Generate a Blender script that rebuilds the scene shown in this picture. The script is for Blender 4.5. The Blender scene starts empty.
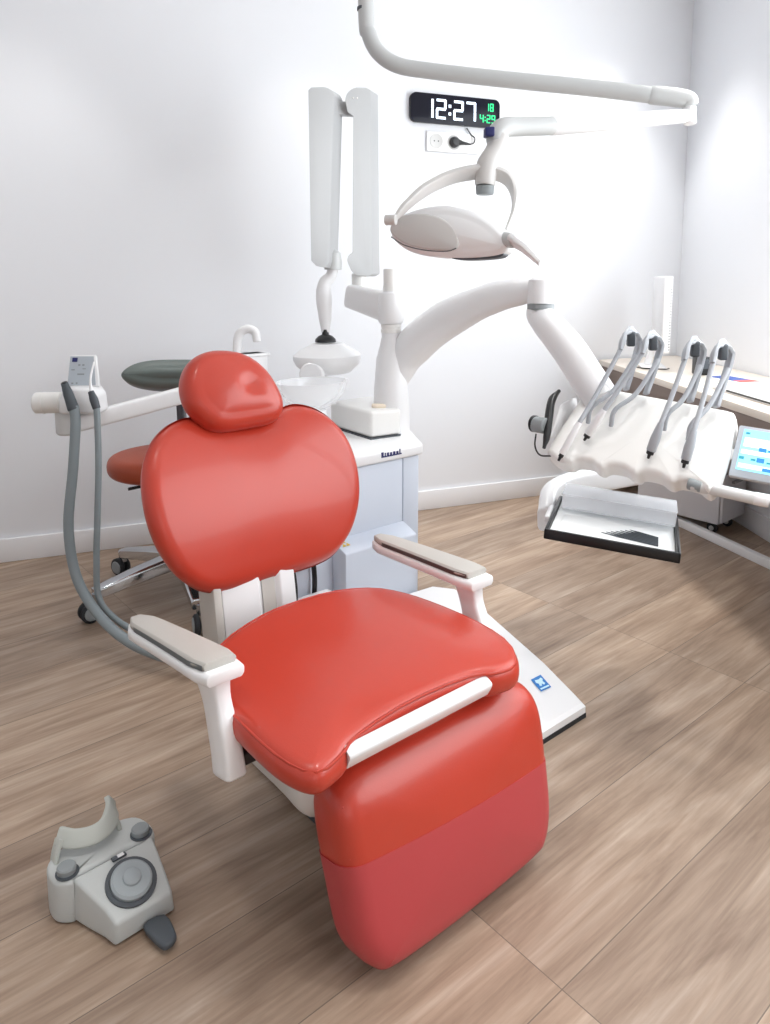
import bpy, bmesh, math, random
from mathutils import Vector, Matrix
random.seed(7)
C = bpy.context.scene.collection
R = math.radians
V = Vector

# ---------------------------------------------------------------- camera model
CAM_H, FPX, PITCH, HEAD = 1.2, 740.0, R(7.5), R(68.4)
CX, CY = 385.0, 377.0
fwd = V((math.cos(HEAD), math.sin(HEAD), 0)); rgt = V((math.sin(HEAD), -math.cos(HEAD), 0)); UP = V((0, 0, 1))
ZA = fwd*math.cos(PITCH) - UP*math.sin(PITCH); YA = UP*math.cos(PITCH) + fwd*math.sin(PITCH)
EYE = V((0, 0, CAM_H))
def ray(x, y): return ZA + rgt*((x-CX)/FPX) - YA*((y-CY)/FPX)
def W(x, y, d): return EYE + ray(x, y)*d                     # point at a depth
def onz(x, y, z):
    d = ray(x, y); return EYE + d*((z-CAM_H)/d.z)
def onp(x, y, p0, n):
    d = ray(x, y); return EYE + d*((V(p0)-EYE).dot(n)/d.dot(n))

# ---------------------------------------------------------------- materials
def lin(c):
    out = []
    for v in c:
        v /= 255.0
        out.append(v/12.92 if v <= 0.04045 else ((v+0.055)/1.055)**2.4)
    return tuple(out)
def mat(name, col, rough=0.4, metal=0.0, coat=0.0, spec=0.5, bump=None, trans=0.0, emit=None, es=0.0, alpha=1.0, var=0.0, vscale=6.0):
    m = bpy.data.materials.new(name); m.use_nodes = True
    nt = m.node_tree; b = nt.nodes['Principled BSDF']
    c = lin(col)
    b.inputs['Base Color'].default_value = (*c, 1)
    b.inputs['Roughness'].default_value = rough; b.inputs['Metallic'].default_value = metal
    b.inputs['Coat Weight'].default_value = coat; b.inputs['Specular IOR Level'].default_value = spec
    b.inputs['Transmission Weight'].default_value = trans; b.inputs['Alpha'].default_value = alpha
    if emit:
        b.inputs['Emission Color'].default_value = (*lin(emit), 1); b.inputs['Emission Strength'].default_value = es
    tc = nt.nodes.new('ShaderNodeTexCoord')
    n = nt.nodes.new('ShaderNodeTexNoise'); n.inputs['Scale'].default_value = vscale; n.inputs['Detail'].default_value = 3
    nt.links.new(tc.outputs['Object'], n.inputs['Vector'])
    mr = nt.nodes.new('ShaderNodeMapRange')
    mr.inputs['To Min'].default_value = max(0.02, rough-0.04); mr.inputs['To Max'].default_value = min(1, rough+0.04)
    nt.links.new(n.outputs['Fac'], mr.inputs['Value']); nt.links.new(mr.outputs['Result'], b.inputs['Roughness'])
    if var:
        mx = nt.nodes.new('ShaderNodeMix'); mx.data_type = 'RGBA'
        mx.inputs[6].default_value = (*[v*(1-var) for v in c], 1); mx.inputs[7].default_value = (*[min(1, v*(1+var)) for v in c], 1)
        nt.links.new(n.outputs['Fac'], mx.inputs[0]); nt.links.new(mx.outputs[2], b.inputs['Base Color'])
    if bump:
        sc, st = bump
        n2 = nt.nodes.new('ShaderNodeTexNoise'); n2.inputs['Scale'].default_value = sc; n2.inputs['Detail'].default_value = 4
        nt.links.new(tc.outputs['Object'], n2.inputs['Vector'])
        bp = nt.nodes.new('ShaderNodeBump'); bp.inputs['Strength'].default_value = st; bp.inputs['Distance'].default_value = 0.002
        nt.links.new(n2.outputs['Fac'], bp.inputs['Height']); nt.links.new(bp.outputs['Normal'], b.inputs['Normal'])
    return m
M = {}
M['wall'] = mat('white_wall_paint', (236, 238, 242), 0.85, spec=0.2, bump=(90, 0.06))
M['ceiling'] = mat('white_ceiling_paint', (245, 245, 245), 0.9, spec=0.1)
M['trim'] = mat('white_skirting_paint', (238, 238, 240), 0.4)
M['red'] = mat('red_leatherette', (183, 58, 41), 0.34, coat=0.12, spec=0.5, bump=(420, 0.10), var=0.05)
M['redcover'] = mat('red_leatherette_under_clear_film', (180, 62, 66), 0.45, coat=0.2, bump=(14, 0.15))
M['white'] = mat('white_plastic', (234, 234, 235), 0.30, coat=0.15)
M['warmwhite'] = mat('warm_white_plastic', (234, 233, 230), 0.32, coat=0.15)
M['gpanel'] = mat('pale_blue_grey_panel', (205, 212, 224), 0.4)
M['lgrey'] = mat('light_grey_plastic', (205, 205, 204), 0.42)
M['armgrey'] = mat('grey_arm_pad', (186, 182, 176), 0.5, bump=(300, 0.1))
M['mgrey'] = mat('mid_grey_plastic', (140, 146, 148), 0.45)
M['dgrey'] = mat('dark_grey_plastic', (72, 78, 84), 0.45)
M['brown'] = mat('brown_grey_trim', (112, 96, 92), 0.45)
M['black'] = mat('black_plastic', (18, 19, 22), 0.35)
M['rubber'] = mat('black_rubber', (30, 32, 36), 0.7)
M['hose'] = mat('grey_ribbed_hose', (132, 142, 146), 0.5, bump=(160, 0.3))
M['whip'] = mat('grey_silicone_hose', (168, 172, 178), 0.4)
M['chrome'] = mat('polished_aluminium', (205, 208, 212), 0.16, metal=1.0)
M['stoolred'] = mat('dark_red_leatherette', (160, 66, 36), 0.45, bump=(400, 0.1))
M['stoolgrey'] = mat('grey_green_leatherette', (98, 108, 104), 0.4, bump=(400, 0.1))
M['lightgrey_head'] = mat('pale_warm_grey_plastic', (204, 202, 200), 0.4)
M['lamparm'] = mat('pale_grey_lacquer', (190, 192, 192), 0.35)
M['beam'] = mat('grey_beam_lacquer', (176, 177, 178), 0.4)
M['beige'] = mat('cream_ceramic', (240, 226, 206), 0.2, coat=0.4)
M['glass'] = mat('clear_bowl_glass', (246, 248, 250), 0.05, coat=0.5, alpha=0.30)
M['clearplastic'] = mat('frosted_clear_plastic', (246, 248, 252), 0.15, alpha=0.38)
M['paper'] = mat('white_paper', (244, 246, 246), 0.8)
M['print'] = mat('dark_print', (30, 32, 34), 0.7)
M['logoblue'] = mat('navy_print', (22, 28, 92), 0.5)
M['sticker'] = mat('blue_sticker', (18, 118, 196), 0.4)
M['stickerwhite'] = mat('pale_blue_print', (206, 238, 252), 0.5)
M['yellow'] = mat('yellow_sticker', (214, 178, 60), 0.5)
M['label'] = mat('grey_label', (176, 184, 192), 0.5)
M['desktop'] = mat('pale_wood_worktop', (226, 216, 204), 0.35, var=0.06, vscale=3)
M['deskedge'] = mat('brown_wood_panel', (116, 98, 88), 0.45, var=0.12, vscale=8)
M['clockface'] = mat('black_glossy_clock_face', (7, 8, 28), 0.3, spec=0.25)
M['digit'] = mat('white_led', (230, 240, 255), 0.5, emit=(222, 238, 255), es=1.0)
M['green'] = mat('green_led', (40, 210, 130), 0.5, emit=(36, 214, 128), es=0.9)
M['screen'] = mat('lit_screen', (120, 200, 230), 0.2, emit=(150, 222, 248), es=0.8)
M['screenlite'] = mat('lit_screen_pale', (220, 240, 250), 0.2, emit=(214, 244, 252), es=0.9)
M['screenblue'] = mat('lit_screen_blue', (60, 120, 200), 0.2, emit=(40, 120, 200), es=0.7)
M['screengreen'] = mat('lit_screen_teal', (60, 140, 150), 0.2, emit=(50, 130, 150), es=0.6)
M['silver'] = mat('silver_bezel', (196, 202, 210), 0.3, metal=0.3)
M['fblue'] = mat('blue_folder', (52, 84, 160), 0.5)
M['fred'] = mat('red_paper', (216, 92, 84), 0.5)
M['pedalgrey'] = mat('pedal_pale_grey', (190, 194, 193), 0.45, bump=(300, 0.08))
M['pedaldisc'] = mat('pedal_disc_grey', (158, 166, 170), 0.5)
M['pedalhandle'] = mat('pedal_handle_grey', (186, 190, 184), 0.5)
M['steel'] = mat('steel', (180, 184, 188), 0.25, metal=1.0)
M['cart'] = mat('cart_grey_lacquer', (206, 206, 210), 0.35)
M['winframe'] = mat('window_frame', (240, 240, 240), 0.4)
M['lampglow'] = mat('downlight_glow', (255, 255, 255), 0.5, emit=(255, 246, 232), es=4.0)

def floor_material():
    m = bpy.data.materials.new('wood_look_plank_tiles'); m.use_nodes = True
    nt = m.node_tree; N = nt.nodes; Lk = nt.links; b = N['Principled BSDF']
    tc = N.new('ShaderNodeTexCoord'); mp = N.new('ShaderNodeMapping'); mp.vector_type = 'TEXTURE'
    mp.inputs['Rotation'].default_value = (0, 0, R(18.5)); mp.inputs['Location'].default_value = FLOOR_ORIGIN
    Lk.new(tc.outputs['Object'], mp.inputs['Vector'])
    br = N.new('ShaderNodeTexBrick'); br.offset = 0.37; br.offset_frequency = 1; br.squash = 1.0
    br.inputs['Scale'].default_value = 1.0; br.inputs['Brick Width'].default_value = 1.22; br.inputs['Row Height'].default_value = 0.24
    br.inputs['Mortar Size'].default_value = 0.0011; br.inputs['Mortar Smooth'].default_value = 0.15; br.inputs['Bias'].default_value = 0.0
    br.inputs['Color1'].default_value = (0, 0, 0, 1); br.inputs['Color2'].default_value = (1, 1, 1, 1); br.inputs['Mortar'].default_value = (0.5, 0.5, 0.5, 1)
    Lk.new(mp.outputs['Vector'], br.inputs['Vector'])
    # grain: stretched noise, shifted per plank
    sep = N.new('ShaderNodeSeparateColor'); Lk.new(br.outputs['Color'], sep.inputs['Color'])
    sc = N.new('ShaderNodeVectorMath'); sc.operation = 'MULTIPLY'; sc.inputs[1].default_value = (1.3, 11.0, 1.0)
    Lk.new(mp.outputs['Vector'], sc.inputs[0])
    sh = N.new('ShaderNodeVectorMath'); sh.operation = 'MULTIPLY_ADD'; sh.inputs[1].default_value = (7.0, 3.0, 9.0)
    Lk.new(br.outputs['Color'], sh.inputs[0]); Lk.new(sc.outputs['Vector'], sh.inputs[2])
    n1 = N.new('ShaderNodeTexNoise'); n1.inputs['Scale'].default_value = 1.6; n1.inputs['Detail'].default_value = 6; n1.inputs['Roughness'].default_value = 0.6; n1.inputs['Distortion'].default_value = 0.6
    Lk.new(sh.outputs['Vector'], n1.inputs['Vector'])
    sc2 = N.new('ShaderNodeVectorMath'); sc2.operation = 'MULTIPLY'; sc2.inputs[1].default_value = (2.5, 60.0, 1.0)
    Lk.new(mp.outputs['Vector'], sc2.inputs[0])
    n2 = N.new('ShaderNodeTexNoise'); n2.inputs['Scale'].default_value = 2.0; n2.inputs['Detail'].default_value = 4
    Lk.new(sc2.outputs['Vector'], n2.inputs['Vector'])
    r1 = N.new('ShaderNodeValToRGB'); e = r1.color_ramp.elements
    e[0].position = 0.28; e[0].color = (*lin((138, 116, 99)), 1); e[1].position = 0.74; e[1].color = (*lin((194, 176, 159)), 1)
    x = e.new(0.52); x.color = (*lin((172, 151, 132)), 1)
    Lk.new(n1.outputs['Fac'], r1.inputs['Fac'])
    def mix(kind, fac, a, bb):
        q = N.new('ShaderNodeMix'); q.data_type = 'RGBA'; q.blend_type = kind; q.clamp_result = True
        if isinstance(fac, float): q.inputs[0].default_value = fac
        else: Lk.new(fac, q.inputs[0])
        Lk.new(a, q.inputs[6])
        if isinstance(bb, tuple): q.inputs[7].default_value = bb
        else: Lk.new(bb, q.inputs[7])
        return q.outputs[2]
    r2 = N.new('ShaderNodeValToRGB'); e = r2.color_ramp.elements
    e[0].position = 0.3; e[0].color = (0.72, 0.70, 0.68, 1); e[1].position = 0.7; e[1].color = (1.05, 1.05, 1.05, 1)
    Lk.new(n2.outputs['Fac'], r2.inputs['Fac'])
    c1 = mix('MULTIPLY', 0.7, r1.outputs['Color'], r2.outputs['Color'])
    r3 = N.new('ShaderNodeValToRGB'); e = r3.color_ramp.elements
    e[0].color = (0.78, 0.77, 0.78, 1); e[1].color = (1.14, 1.11, 1.08, 1)
    Lk.new(sep.outputs['Red'], r3.inputs['Fac'])
    c2 = mix('MULTIPLY', 0.8, c1, r3.outputs['Color'])
    c3 = mix('MIX', br.outputs['Fac'], c2, (*lin((112, 98, 86)), 1))
    Lk.new(c3, b.inputs['Base Color'])
    b.inputs['Roughness'].default_value = 0.42; b.inputs['Specular IOR Level'].default_value = 0.4
    bp = N.new('ShaderNodeBump'); bp.inputs['Strength'].default_value = 0.25; bp.inputs['Distance'].default_value = 0.002
    iv = N.new('ShaderNodeMath'); iv.operation = 'SUBTRACT'; iv.inputs[0].default_value = 1.0; Lk.new(br.outputs['Fac'], iv.inputs[1])
    Lk.new(iv.outputs[0], bp.inputs['Height']); Lk.new(bp.outputs['Normal'], b.inputs['Normal'])
    return m

# ---------------------------------------------------------------- mesh helpers
def nb(): return bmesh.new()
def merge(dst, src, mtx=None):
    if mtx is not None: src.transform(mtx)
    me = bpy.data.meshes.new('tmp'); src.to_mesh(me); src.free(); dst.from_mesh(me); bpy.data.meshes.remove(me)
def cr_curve(pts, sub, closed=False):
    P = [V(p) for p in pts]; n = len(P); out = []
    for i in range(n if closed else n-1):
        if closed: a, b, c, d = P[i-1], P[i], P[(i+1) % n], P[(i+2) % n]
        else:
            b, c = P[i], P[i+1]; a = P[i-1] if i > 0 else b*2-c; d = P[i+2] if i+2 < n else c*2-b
        for k in range(sub):
            t = k/sub; t2 = t*t; t3 = t2*t
            out.append((b*2 + (c-a)*t + (a*2-b*5+c*4-d)*t2 + (b*3-a-c*3+d)*t3)*0.5)
    if not closed: out.append(P[-1])
    return out
def lerp_list(r, n, m):
    if not isinstance(r, (list, tuple)): return [r]*m
    out = []
    for i in range(m):
        t = i/(m-1)*(len(r)-1); k = min(int(t), len(r)-2); f = t-k
        f = f*f*(3-2*f) if len(r) > 2 else f
        out.append(r[k]*(1-f)+r[k+1]*f)
    return out
def tube(bm, pts, rad, n=14, sub=6, smooth=True, sec=None, up=None, capr=True):
    """Sweep a round (or rounded-rectangle, sec=(w,h) factors) section along pts. rad: number or per-point list."""
    Q = cr_curve(pts, sub) if smooth and len(pts) > 2 else [V(p) for p in pts]
    m = len(Q); rr = lerp_list(rad, n, m)
    T = [(Q[min(i+1, m-1)]-Q[max(i-1, 0)]).normalized() for i in range(m)]
    if up is None:
        up0 = V((0, 0, 1)) if abs(T[0].z) < 0.9 else V((1, 0, 0))
    else: up0 = V(up)
    N = (up0 - T[0]*up0.dot(T[0])).normalized()
    rings = []
    def ring(c, t, nn, r):
        bb = t.cross(nn).normalized(); vs = []
        for k in range(n):
            a = 2*math.pi*k/n
            if sec:
                ca, sa = math.cos(a), math.sin(a); p = 2/4.5
                x = math.copysign(abs(ca)**p, ca)*sec[0]; y = math.copysign(abs(sa)**p, sa)*sec[1]
            else: x, y = math.cos(a), math.sin(a)
            vs.append(bm.verts.new(c + bb*(x*r) + nn*(y*r)))
        return vs
    frames = []
    for i in range(m):
        if up is not None: N = (V(up) - T[i]*V(up).dot(T[i])).normalized()
        elif i > 0: N = (N - T[i]*N.dot(T[i])).normalized()
        frames.append((Q[i], T[i], N.copy(), rr[i]))
    f0, f1 = frames[0], frames[-1]
    mn = min(sec) if sec else 1
    if capr:
        for k, s in ((0.35, 0.72), (0.12, 0.92)): rings.append(ring(f0[0]-f0[1]*f0[3]*mn*(0.28-k*0.8 if False else (1-k)*0.28), f0[1], f0[2], f0[3]*s))
    for f in frames: rings.append(ring(*f))
    if capr:
        for k, s in ((0.12, 0.92), (0.35, 0.72)): rings.append(ring(f1[0]+f1[1]*f1[3]*mn*((1-k)*0.28 if k > .2 else 0.16), f1[1], f1[2], f1[3]*s))
    for a, b in zip(rings, rings[1:]):
        for k in range(n): bm.faces.new((a[k], a[(k+1) % n], b[(k+1) % n], b[k]))
    bm.faces.new(list(reversed(rings[0]))); bm.faces.new(rings[-1])
    return bm
def rbox(bm, lo, hi, r=0.005, seg=3, mtx=None):
    t = nb(); bmesh.ops.create_cube(t, size=1.0)
    lo, hi = V(lo), V(hi)
    for v in t.verts: v.co = V([(lo[i]+hi[i])/2 + v.co[i]*(hi[i]-lo[i]) for i in range(3)])
    if r: bmesh.ops.bevel(t, geom=list(t.edges), offset=r, segments=seg, profile=0.5, affect='EDGES')
    merge(bm, t, mtx); return bm
def prism(bm, poly, axis, r=0.004, seg=2, mtx=None):
    """poly: 3D points (any plane); axis: extrusion vector."""
    t = nb(); a = [t.verts.new(V(p)) for p in poly]; b = [t.verts.new(V(p)+V(axis)) for p in poly]; n = len(a)
    t.faces.new(a); t.faces.new(list(reversed(b)))
    for i in range(n): t.faces.new((a[i], b[i], b[(i+1) % n], a[(i+1) % n]))
    bmesh.ops.recalc_face_normals(t, faces=t.faces)
    if r: bmesh.ops.bevel(t, geom=list(t.edges), offset=r, segments=seg, profile=0.5, affect='EDGES', clamp_overlap=True)
    merge(bm, t, mtx); return bm
def lathe(bm, prof, n=32, mtx=None, sy=1.0):
    t = nb(); rings = []
    for (r, z) in prof:
        if r < 1e-6: rings.append([t.verts.new((0, 0, z))])
        else: rings.append([t.verts.new((r*math.cos(2*math.pi*k/n), r*sy*math.sin(2*math.pi*k/n), z)) for k in range(n)])
    for a, b in zip(rings, rings[1:]):
        for k in range(n):
            k2 = (k+1) % n
            if len(a) == 1 and len(b) == 1: continue
            if len(a) == 1: t.faces.new((a[0], b[k2], b[k]))
            elif len(b) == 1: t.faces.new((a[k], a[k2], b[0]))
            else: t.faces.new((a[k], a[k2], b[k2], b[k]))
    if len(rings[0]) > 1: t.faces.new(list(reversed(rings[0])))
    if len(rings[-1]) > 1: t.faces.new(rings[-1])
    bmesh.ops.recalc_face_normals(t, faces=t.faces)
    merge(bm, t, mtx); return bm
def frame(o, x, y, z):
    m = Matrix.Identity(4)
    for i, a in enumerate((V(x), V(y), V(z))):
        for j in range(3): m[j][i] = a[j]
    for j in range(3): m[j][3] = o[j]
    return m
def along(a, b):
    """matrix taking +Z at origin to the direction a->b, origin at a"""
    a, b = V(a), V(b); z = (b-a).normalized(); x = z.cross(V((0, 0, 1)))
    x = V((1, 0, 0)) if x.length < 1e-4 else x.normalized(); y = z.cross(x)
    return frame(a, x, y, z)
def cyl(bm, a, b, r, n=24, r2=None, bev=0.12):
    a, b = V(a), V(b); h = (b-a).length; r2 = r if r2 is None else r2; e = min(r, r2)*bev; e = min(e, h*.3)
    lathe(bm, [(0, 0), (r-e, 0), (r, e), (r2, h-e), (r2-e, h), (0, h)], n, along(a, b)); return bm
def cushion(bm, outline, z0, z1, r0, r1, dome=0.0, dome0=0.0, sub=6, zf=None, mtx=None, steps=5, inner=(0.9, 0.75, 0.55, 0.35, 0.15), centre=None, smooth=True, relax=0):
    t = nb(); P = cr_curve([(p[0], p[1], 0) for p in outline], sub, True) if smooth else [V((p[0], p[1], 0)) for p in outline]
    n = len(P); area = sum(P[i].x*P[(i+1) % n].y-P[(i+1) % n].x*P[i].y for i in range(n))
    if area < 0: P.reverse()
    Nn = []
    for i in range(n):
        d = (P[(i+1) % n]-P[i-1]); Nn.append(V((-d.y, d.x, 0)).normalized())
    c = V((centre[0], centre[1], 0)) if centre else sum(P, V((0, 0, 0)))/n
    zf = zf or (lambda x, y, top: 0.0)
    rings = []
    def add(pts, z, top): rings.append([t.verts.new((p.x, p.y, z+zf(p.x, p.y, top))) for p in pts])
    def off(d): return [P[i]+Nn[i]*d for i in range(n)]
    b0 = off(r0)
    cb = t.verts.new((c.x, c.y, z0-dome0+zf(c.x, c.y, 0)))
    for k in reversed(inner): add([c+(p-c)*k for p in b0], z0-dome0*(1-k*k), 0)
    for s in range(steps+1):
        a = math.pi/2*(s/steps); add(off(r0*(1-math.sin(a))), z0+r0*(1-math.cos(a)), 0.5*0)
    for s in range(steps+1):
        a = math.pi/2*(s/steps); add(off(r1*(1-math.cos(a))), z1-r1*(1-math.sin(a)), 1)
    b1 = off(r1)
    sm = list(b1); m_ = len(sm)
    for k in inner:
        for _ in range(int(relax*max(0, .97-k))):
            sm = [(sm[i-1]+sm[i]*2+sm[(i+1) % m_])/4 for i in range(m_)]
        add([c+(p-c)*k for p in sm], z1+dome*(1-k*k), 1)
    ct = t.verts.new((c.x, c.y, z1+dome+zf(c.x, c.y, 1)))
    for a, b in zip(rings, rings[1:]):
        for k in range(n): t.faces.new((a[k], a[(k+1) % n], b[(k+1) % n], b[k]))
    for k in range(n):
        t.faces.new((cb, rings[0][(k+1) % n], rings[0][k])); t.faces.new((ct, rings[-1][k], rings[-1][(k+1) % n]))
    bmesh.ops.recalc_face_normals(t, faces=t.faces)
    merge(bm, t, mtx); return bm
def plate(bm, o, ex, ey, nn, rects, th):
    """thin raised rectangles (u0,v0,u1,v1) in a plane frame"""
    for (u0, v0, u1, v1) in rects:
        p = [V(o)+V(ex)*u+V(ey)*v for u, v in ((u0, v0), (u1, v0), (u1, v1), (u0, v1))]
        prism(bm, p, V(nn)*th, 0)
    return bm

# ---------------------------------------------------------------- scene graph helpers
WM = {}
def thing(name, label, cat, loc=(0, 0, 0), rz=0.0, group=None):
    o = bpy.data.objects.new(name, None); C.objects.link(o); o.empty_display_size = 0.05
    o.location = loc; o.rotation_euler = (0, 0, rz); o['label'] = label; o['category'] = cat
    if group: o['group'] = group
    WM[o.name] = Matrix.Translation(V(loc)) @ Matrix.Rotation(rz, 4, 'Z')
    return o
def _mesh(name, bm, m, angle=38):
    bmesh.ops.recalc_face_normals(bm, faces=bm.faces)
    me = bpy.data.meshes.new(name); bm.to_mesh(me); bm.free()
    me.materials.append(M[m] if isinstance(m, str) else m)
    me.shade_smooth(); me.set_sharp_from_angle(angle=R(angle))
    return me
def part(name, bm, m, parent, world=False, label=None, angle=38):
    w = WM[parent.name]
    if world: bm.transform(w.inverted())
    o = bpy.data.objects.new(name, _mesh(name, bm, m, angle)); C.objects.link(o); o.parent = parent
    WM[o.name] = w
    if label: o['label'] = label
    return o
def single(name, bm, m, label, cat, loc=(0, 0, 0), rz=0.0, group=None, world=True, angle=38):
    w = Matrix.Translation(V(loc)) @ Matrix.Rotation(rz, 4, 'Z')
    if world: bm.transform(w.inverted())
    o = bpy.data.objects.new(name, _mesh(name, bm, m, angle)); C.objects.link(o)
    o.location = loc; o.rotation_euler = (0, 0, rz); o['label'] = label; o['category'] = cat
    if group: o['group'] = group
    WM[o.name] = w
    return o
def struct(name, bm, m):
    o = bpy.data.objects.new(name, _mesh(name, bm, m)); C.objects.link(o); o['kind'] = 'structure'; WM[o.name] = Matrix.Identity(4)
    return o

# ---------------------------------------------------------------- frames of the place
WALL_Y = 3.435
CA = R(18.5)
cr_ = V((math.cos(CA), math.sin(CA), 0)); cb_ = V((-math.sin(CA), math.cos(CA), 0))
O = cr_*0.90 + cb_*1.20
CM = frame(O, cr_, cb_, UP)                       # chair frame -> world
def L(x, y, z): return O + cr_*x + cb_*y + UP*z
_f = L(0.5, -0.542, 0) ; FLOOR_ORIGIN = (_f.x, _f.y, 0)

# ================================================================ the room
XL, YF, HC = -2.4, -3.2, 2.95
RC = V((3.22, WALL_Y, 0)); RD = V((-0.32, -0.94, 0)).normalized()      # right wall: corner and direction towards the viewer
RN = V((-RD.y, RD.x, 0)); RN = RN if RN.x > 0 else -RN                    # outward normal
M['floor'] = floor_material()
RE = RC + RD*((WALL_Y-YF)/-RD.y)
bm = nb(); prism(bm, [V((XL-.1, YF-.1, -.1)), V((RC.x+.4, YF-.1, -.1)), V((RC.x+.4, WALL_Y+.1, -.1)), V((XL-.1, WALL_Y+.1, -.1))], (0, 0, .1), 0); struct('floor', bm, 'floor')
bm = nb(); prism(bm, [V((XL-.1, YF-.1, HC)), V((RC.x+.4, YF-.1, HC)), V((RC.x+.4, WALL_Y+.1, HC)), V((XL-.1, WALL_Y+.1, HC))], (0, 0, .1), 0); struct('ceiling', bm, 'ceiling')
bm = nb(); rbox(bm, (XL-.1, WALL_Y, 0), (RC.x+.4, WALL_Y+.1, HC), 0); struct('wall_back', bm, 'wall')
bm = nb(); rbox(bm, (XL-.1, YF, 0), (XL, WALL_Y, HC), 0); struct('wall_left', bm, 'wall')
# right wall with a tall window beyond the frame of the photograph
W0, W1, WZ0, WZ1 = 1.15, 4.6, 0.80, 2.55
RLEN = (RE-RC).length
def wallseg(bm, t0, t1, z0, z1, th=.1, off=0.0):
    a = RC+RD*t0+RN*off; b = RC+RD*t1+RN*off
    prism(bm, [a+UP*z0, b+UP*z0, b+UP*z1, a+UP*z1], RN*th, 0)
bm = nb()
wallseg(bm, 0, W0, 0, HC); wallseg(bm, W1, RLEN, 0, HC); wallseg(bm, W0, W1, 0, WZ0); wallseg(bm, W0, W1, WZ1, HC)
struct('wall_right', bm, 'wall')
bm = nb()
for a, b, c, d in ((W0, W0+.05, WZ0, WZ1), (W1-.05, W1, WZ0, WZ1), (W0, W1, WZ0, WZ0+.05), (W0, W1, WZ1-.05, WZ1), ((W0+W1)/2-.03, (W0+W1)/2+.03, WZ0, WZ1)):
    wallseg(bm, a, b, c, d, .05, .03)
struct('window_1', bm, 'winframe')
# front wall behind the viewer, with a wide window opening added to let in fill light
bm = nb()
rbox(bm, (XL, YF-.1, 0), (RE.x+.2, YF, .7), 0); rbox(bm, (XL, YF-.1, 2.5), (RE.x+.2, YF, HC), 0)
rbox(bm, (XL, YF-.1, .7), (-1.7, YF, 2.5), 0); rbox(bm, (RE.x-.2, YF-.1, .7), (RE.x+.2, YF, 2.5), 0)
struct('wall_front', bm, 'wall')
bm = nb()
for x in (-1.7, -.75, RE.x-.26): rbox(bm, (x, YF-.07, .7), (x+.06, YF-.02, 2.5), 0)
struct('rear_fill_window', bm, 'winframe')
bm = nb(); rbox(bm, (XL+.02, WALL_Y-.016, 0.0), (RC.x-.02, WALL_Y, .102), .004, 2); struct('baseboard_back', bm, 'trim')
bm = nb(); wallseg(bm, .03, RLEN, 0, .102, .014, -.014); struct('baseboard_right', bm, 'trim')

# ================================================================ dental chair
chair = thing('dental_chair', 'red leatherette dental chair with white armrests, standing in the middle of the room', 'dental chair', O, CA)
# seat
def seat_zf(x, y, top):
    z = 0.0
    if y > 0.0: z += 0.012*(y/0.22)**2
    if top and y < -0.2: z -= 0.012*((-0.2-y)/0.15)**2
    z -= 0.012*(x/0.3)**2*top
    return z
seat_out = [(-.285, -.34), (-.232, -.336), (-.18, -.316), (-.05, -.305), (.10, -.315), (.155, -.336), (.215, -.335), (.27, -.27), (.292, -.16), (.285, -.03), (.262, .09), (.215, .19), (.12, .25), (0, .262), (-.12, .25), (-.225, .19), (-.285, .09), (-.305, -.03), (-.315, -.16), (-.312, -.28)]
seat_pts = [((x-.012)*(1 if x < .1 else .985)+(.03*(y/.25) if y > 0 and x < 0 else 0), (y if y < 0 else y*.62)+.026) for x, y in seat_out]
bm = nb(); cushion(bm, seat_pts, .386, .456, .024, .024, dome=.016, dome0=0.0, zf=seat_zf, sub=5, centre=(0, -.04), relax=70, inner=(.95, .88, .8, .7, .58, .45, .3, .15))
seat = part('seat', bm, 'red', chair, angle=60)
bm = nb()
pp = cr_curve([(x, y, 0) for x, y in seat_pts], 5, True)
cx0 = V((0, -.04, 0))
tube(bm, [cx0+(p-cx0)*0.978+V((0, 0, .4485+seat_zf(p.x, p.y, 1))) for p in pp[::2]+pp[:1]], .0030, n=6, smooth=False, capr=False)
part('piping', bm, 'red', seat, angle=60)
# backrest
def plane_frame(x0, y0, z0, dy, dz):
    l = math.hypot(dy, dz); return frame(V((x0, y0, z0)), (1, 0, 0), (0, dy/l, dz/l), (0, -dz/l, dy/l))
BF = plane_frame(.02, .283, .47, .137, .40)
half = [(.155, .012), (.232, .058), (.278, .135), (.296, .22), (.291, .305), (.262, .372), (.212, .416), (.155, .434), (.10, .424), (.05, .404)]
bo = half + [(0, .398)] + [(-x, y) for x, y in reversed(half)] + [(0, .006)]
def back_zf(x, y, top): return 0.09*(x/0.3)**2*0.22 - 0.02*((y-.2)/.2)**2*top
bm = nb(); cushion(bm, bo, -.075, .0, .034, .034, dome=.016, dome0=.0, zf=back_zf, sub=6, mtx=BF, centre=(0, .2), relax=50, inner=(.95, .88, .8, .7, .58, .45, .3, .15))
part('backrest', bm, 'red', chair, angle=60)
# headrest
HF = plane_frame(-.014, .412, .85, .07, .17)
ho = [(-.125, .12), (-.092, .168), (-.034, .187), (.045, .174), (.100, .128), (.128, .062), (.126, .015), (.095, -.012), (.03, -.018), (-.058, -.016), (-.100, .012), (-.128, .062)]
def head_zf(x, y, top):
    if not top: return 0
    d = math.hypot(x-.03, y-.085); return -0.012*math.exp(-(d/.028)**2)
bm = nb(); cushion(bm, ho, -.052, .034, .036, .036, dome=.016, zf=head_zf, sub=6, mtx=HF, centre=(0, .08), relax=40, inner=(0.92, .8, .68, .56, .44, .33, .22, .11))
part('headrest', bm, 'red', chair, angle=60)
bm = nb(); rbox(bm, (-.035, .45, .78), (.035, .475, .92), .008); part('headrest_bar', bm, 'steel', chair)
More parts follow.
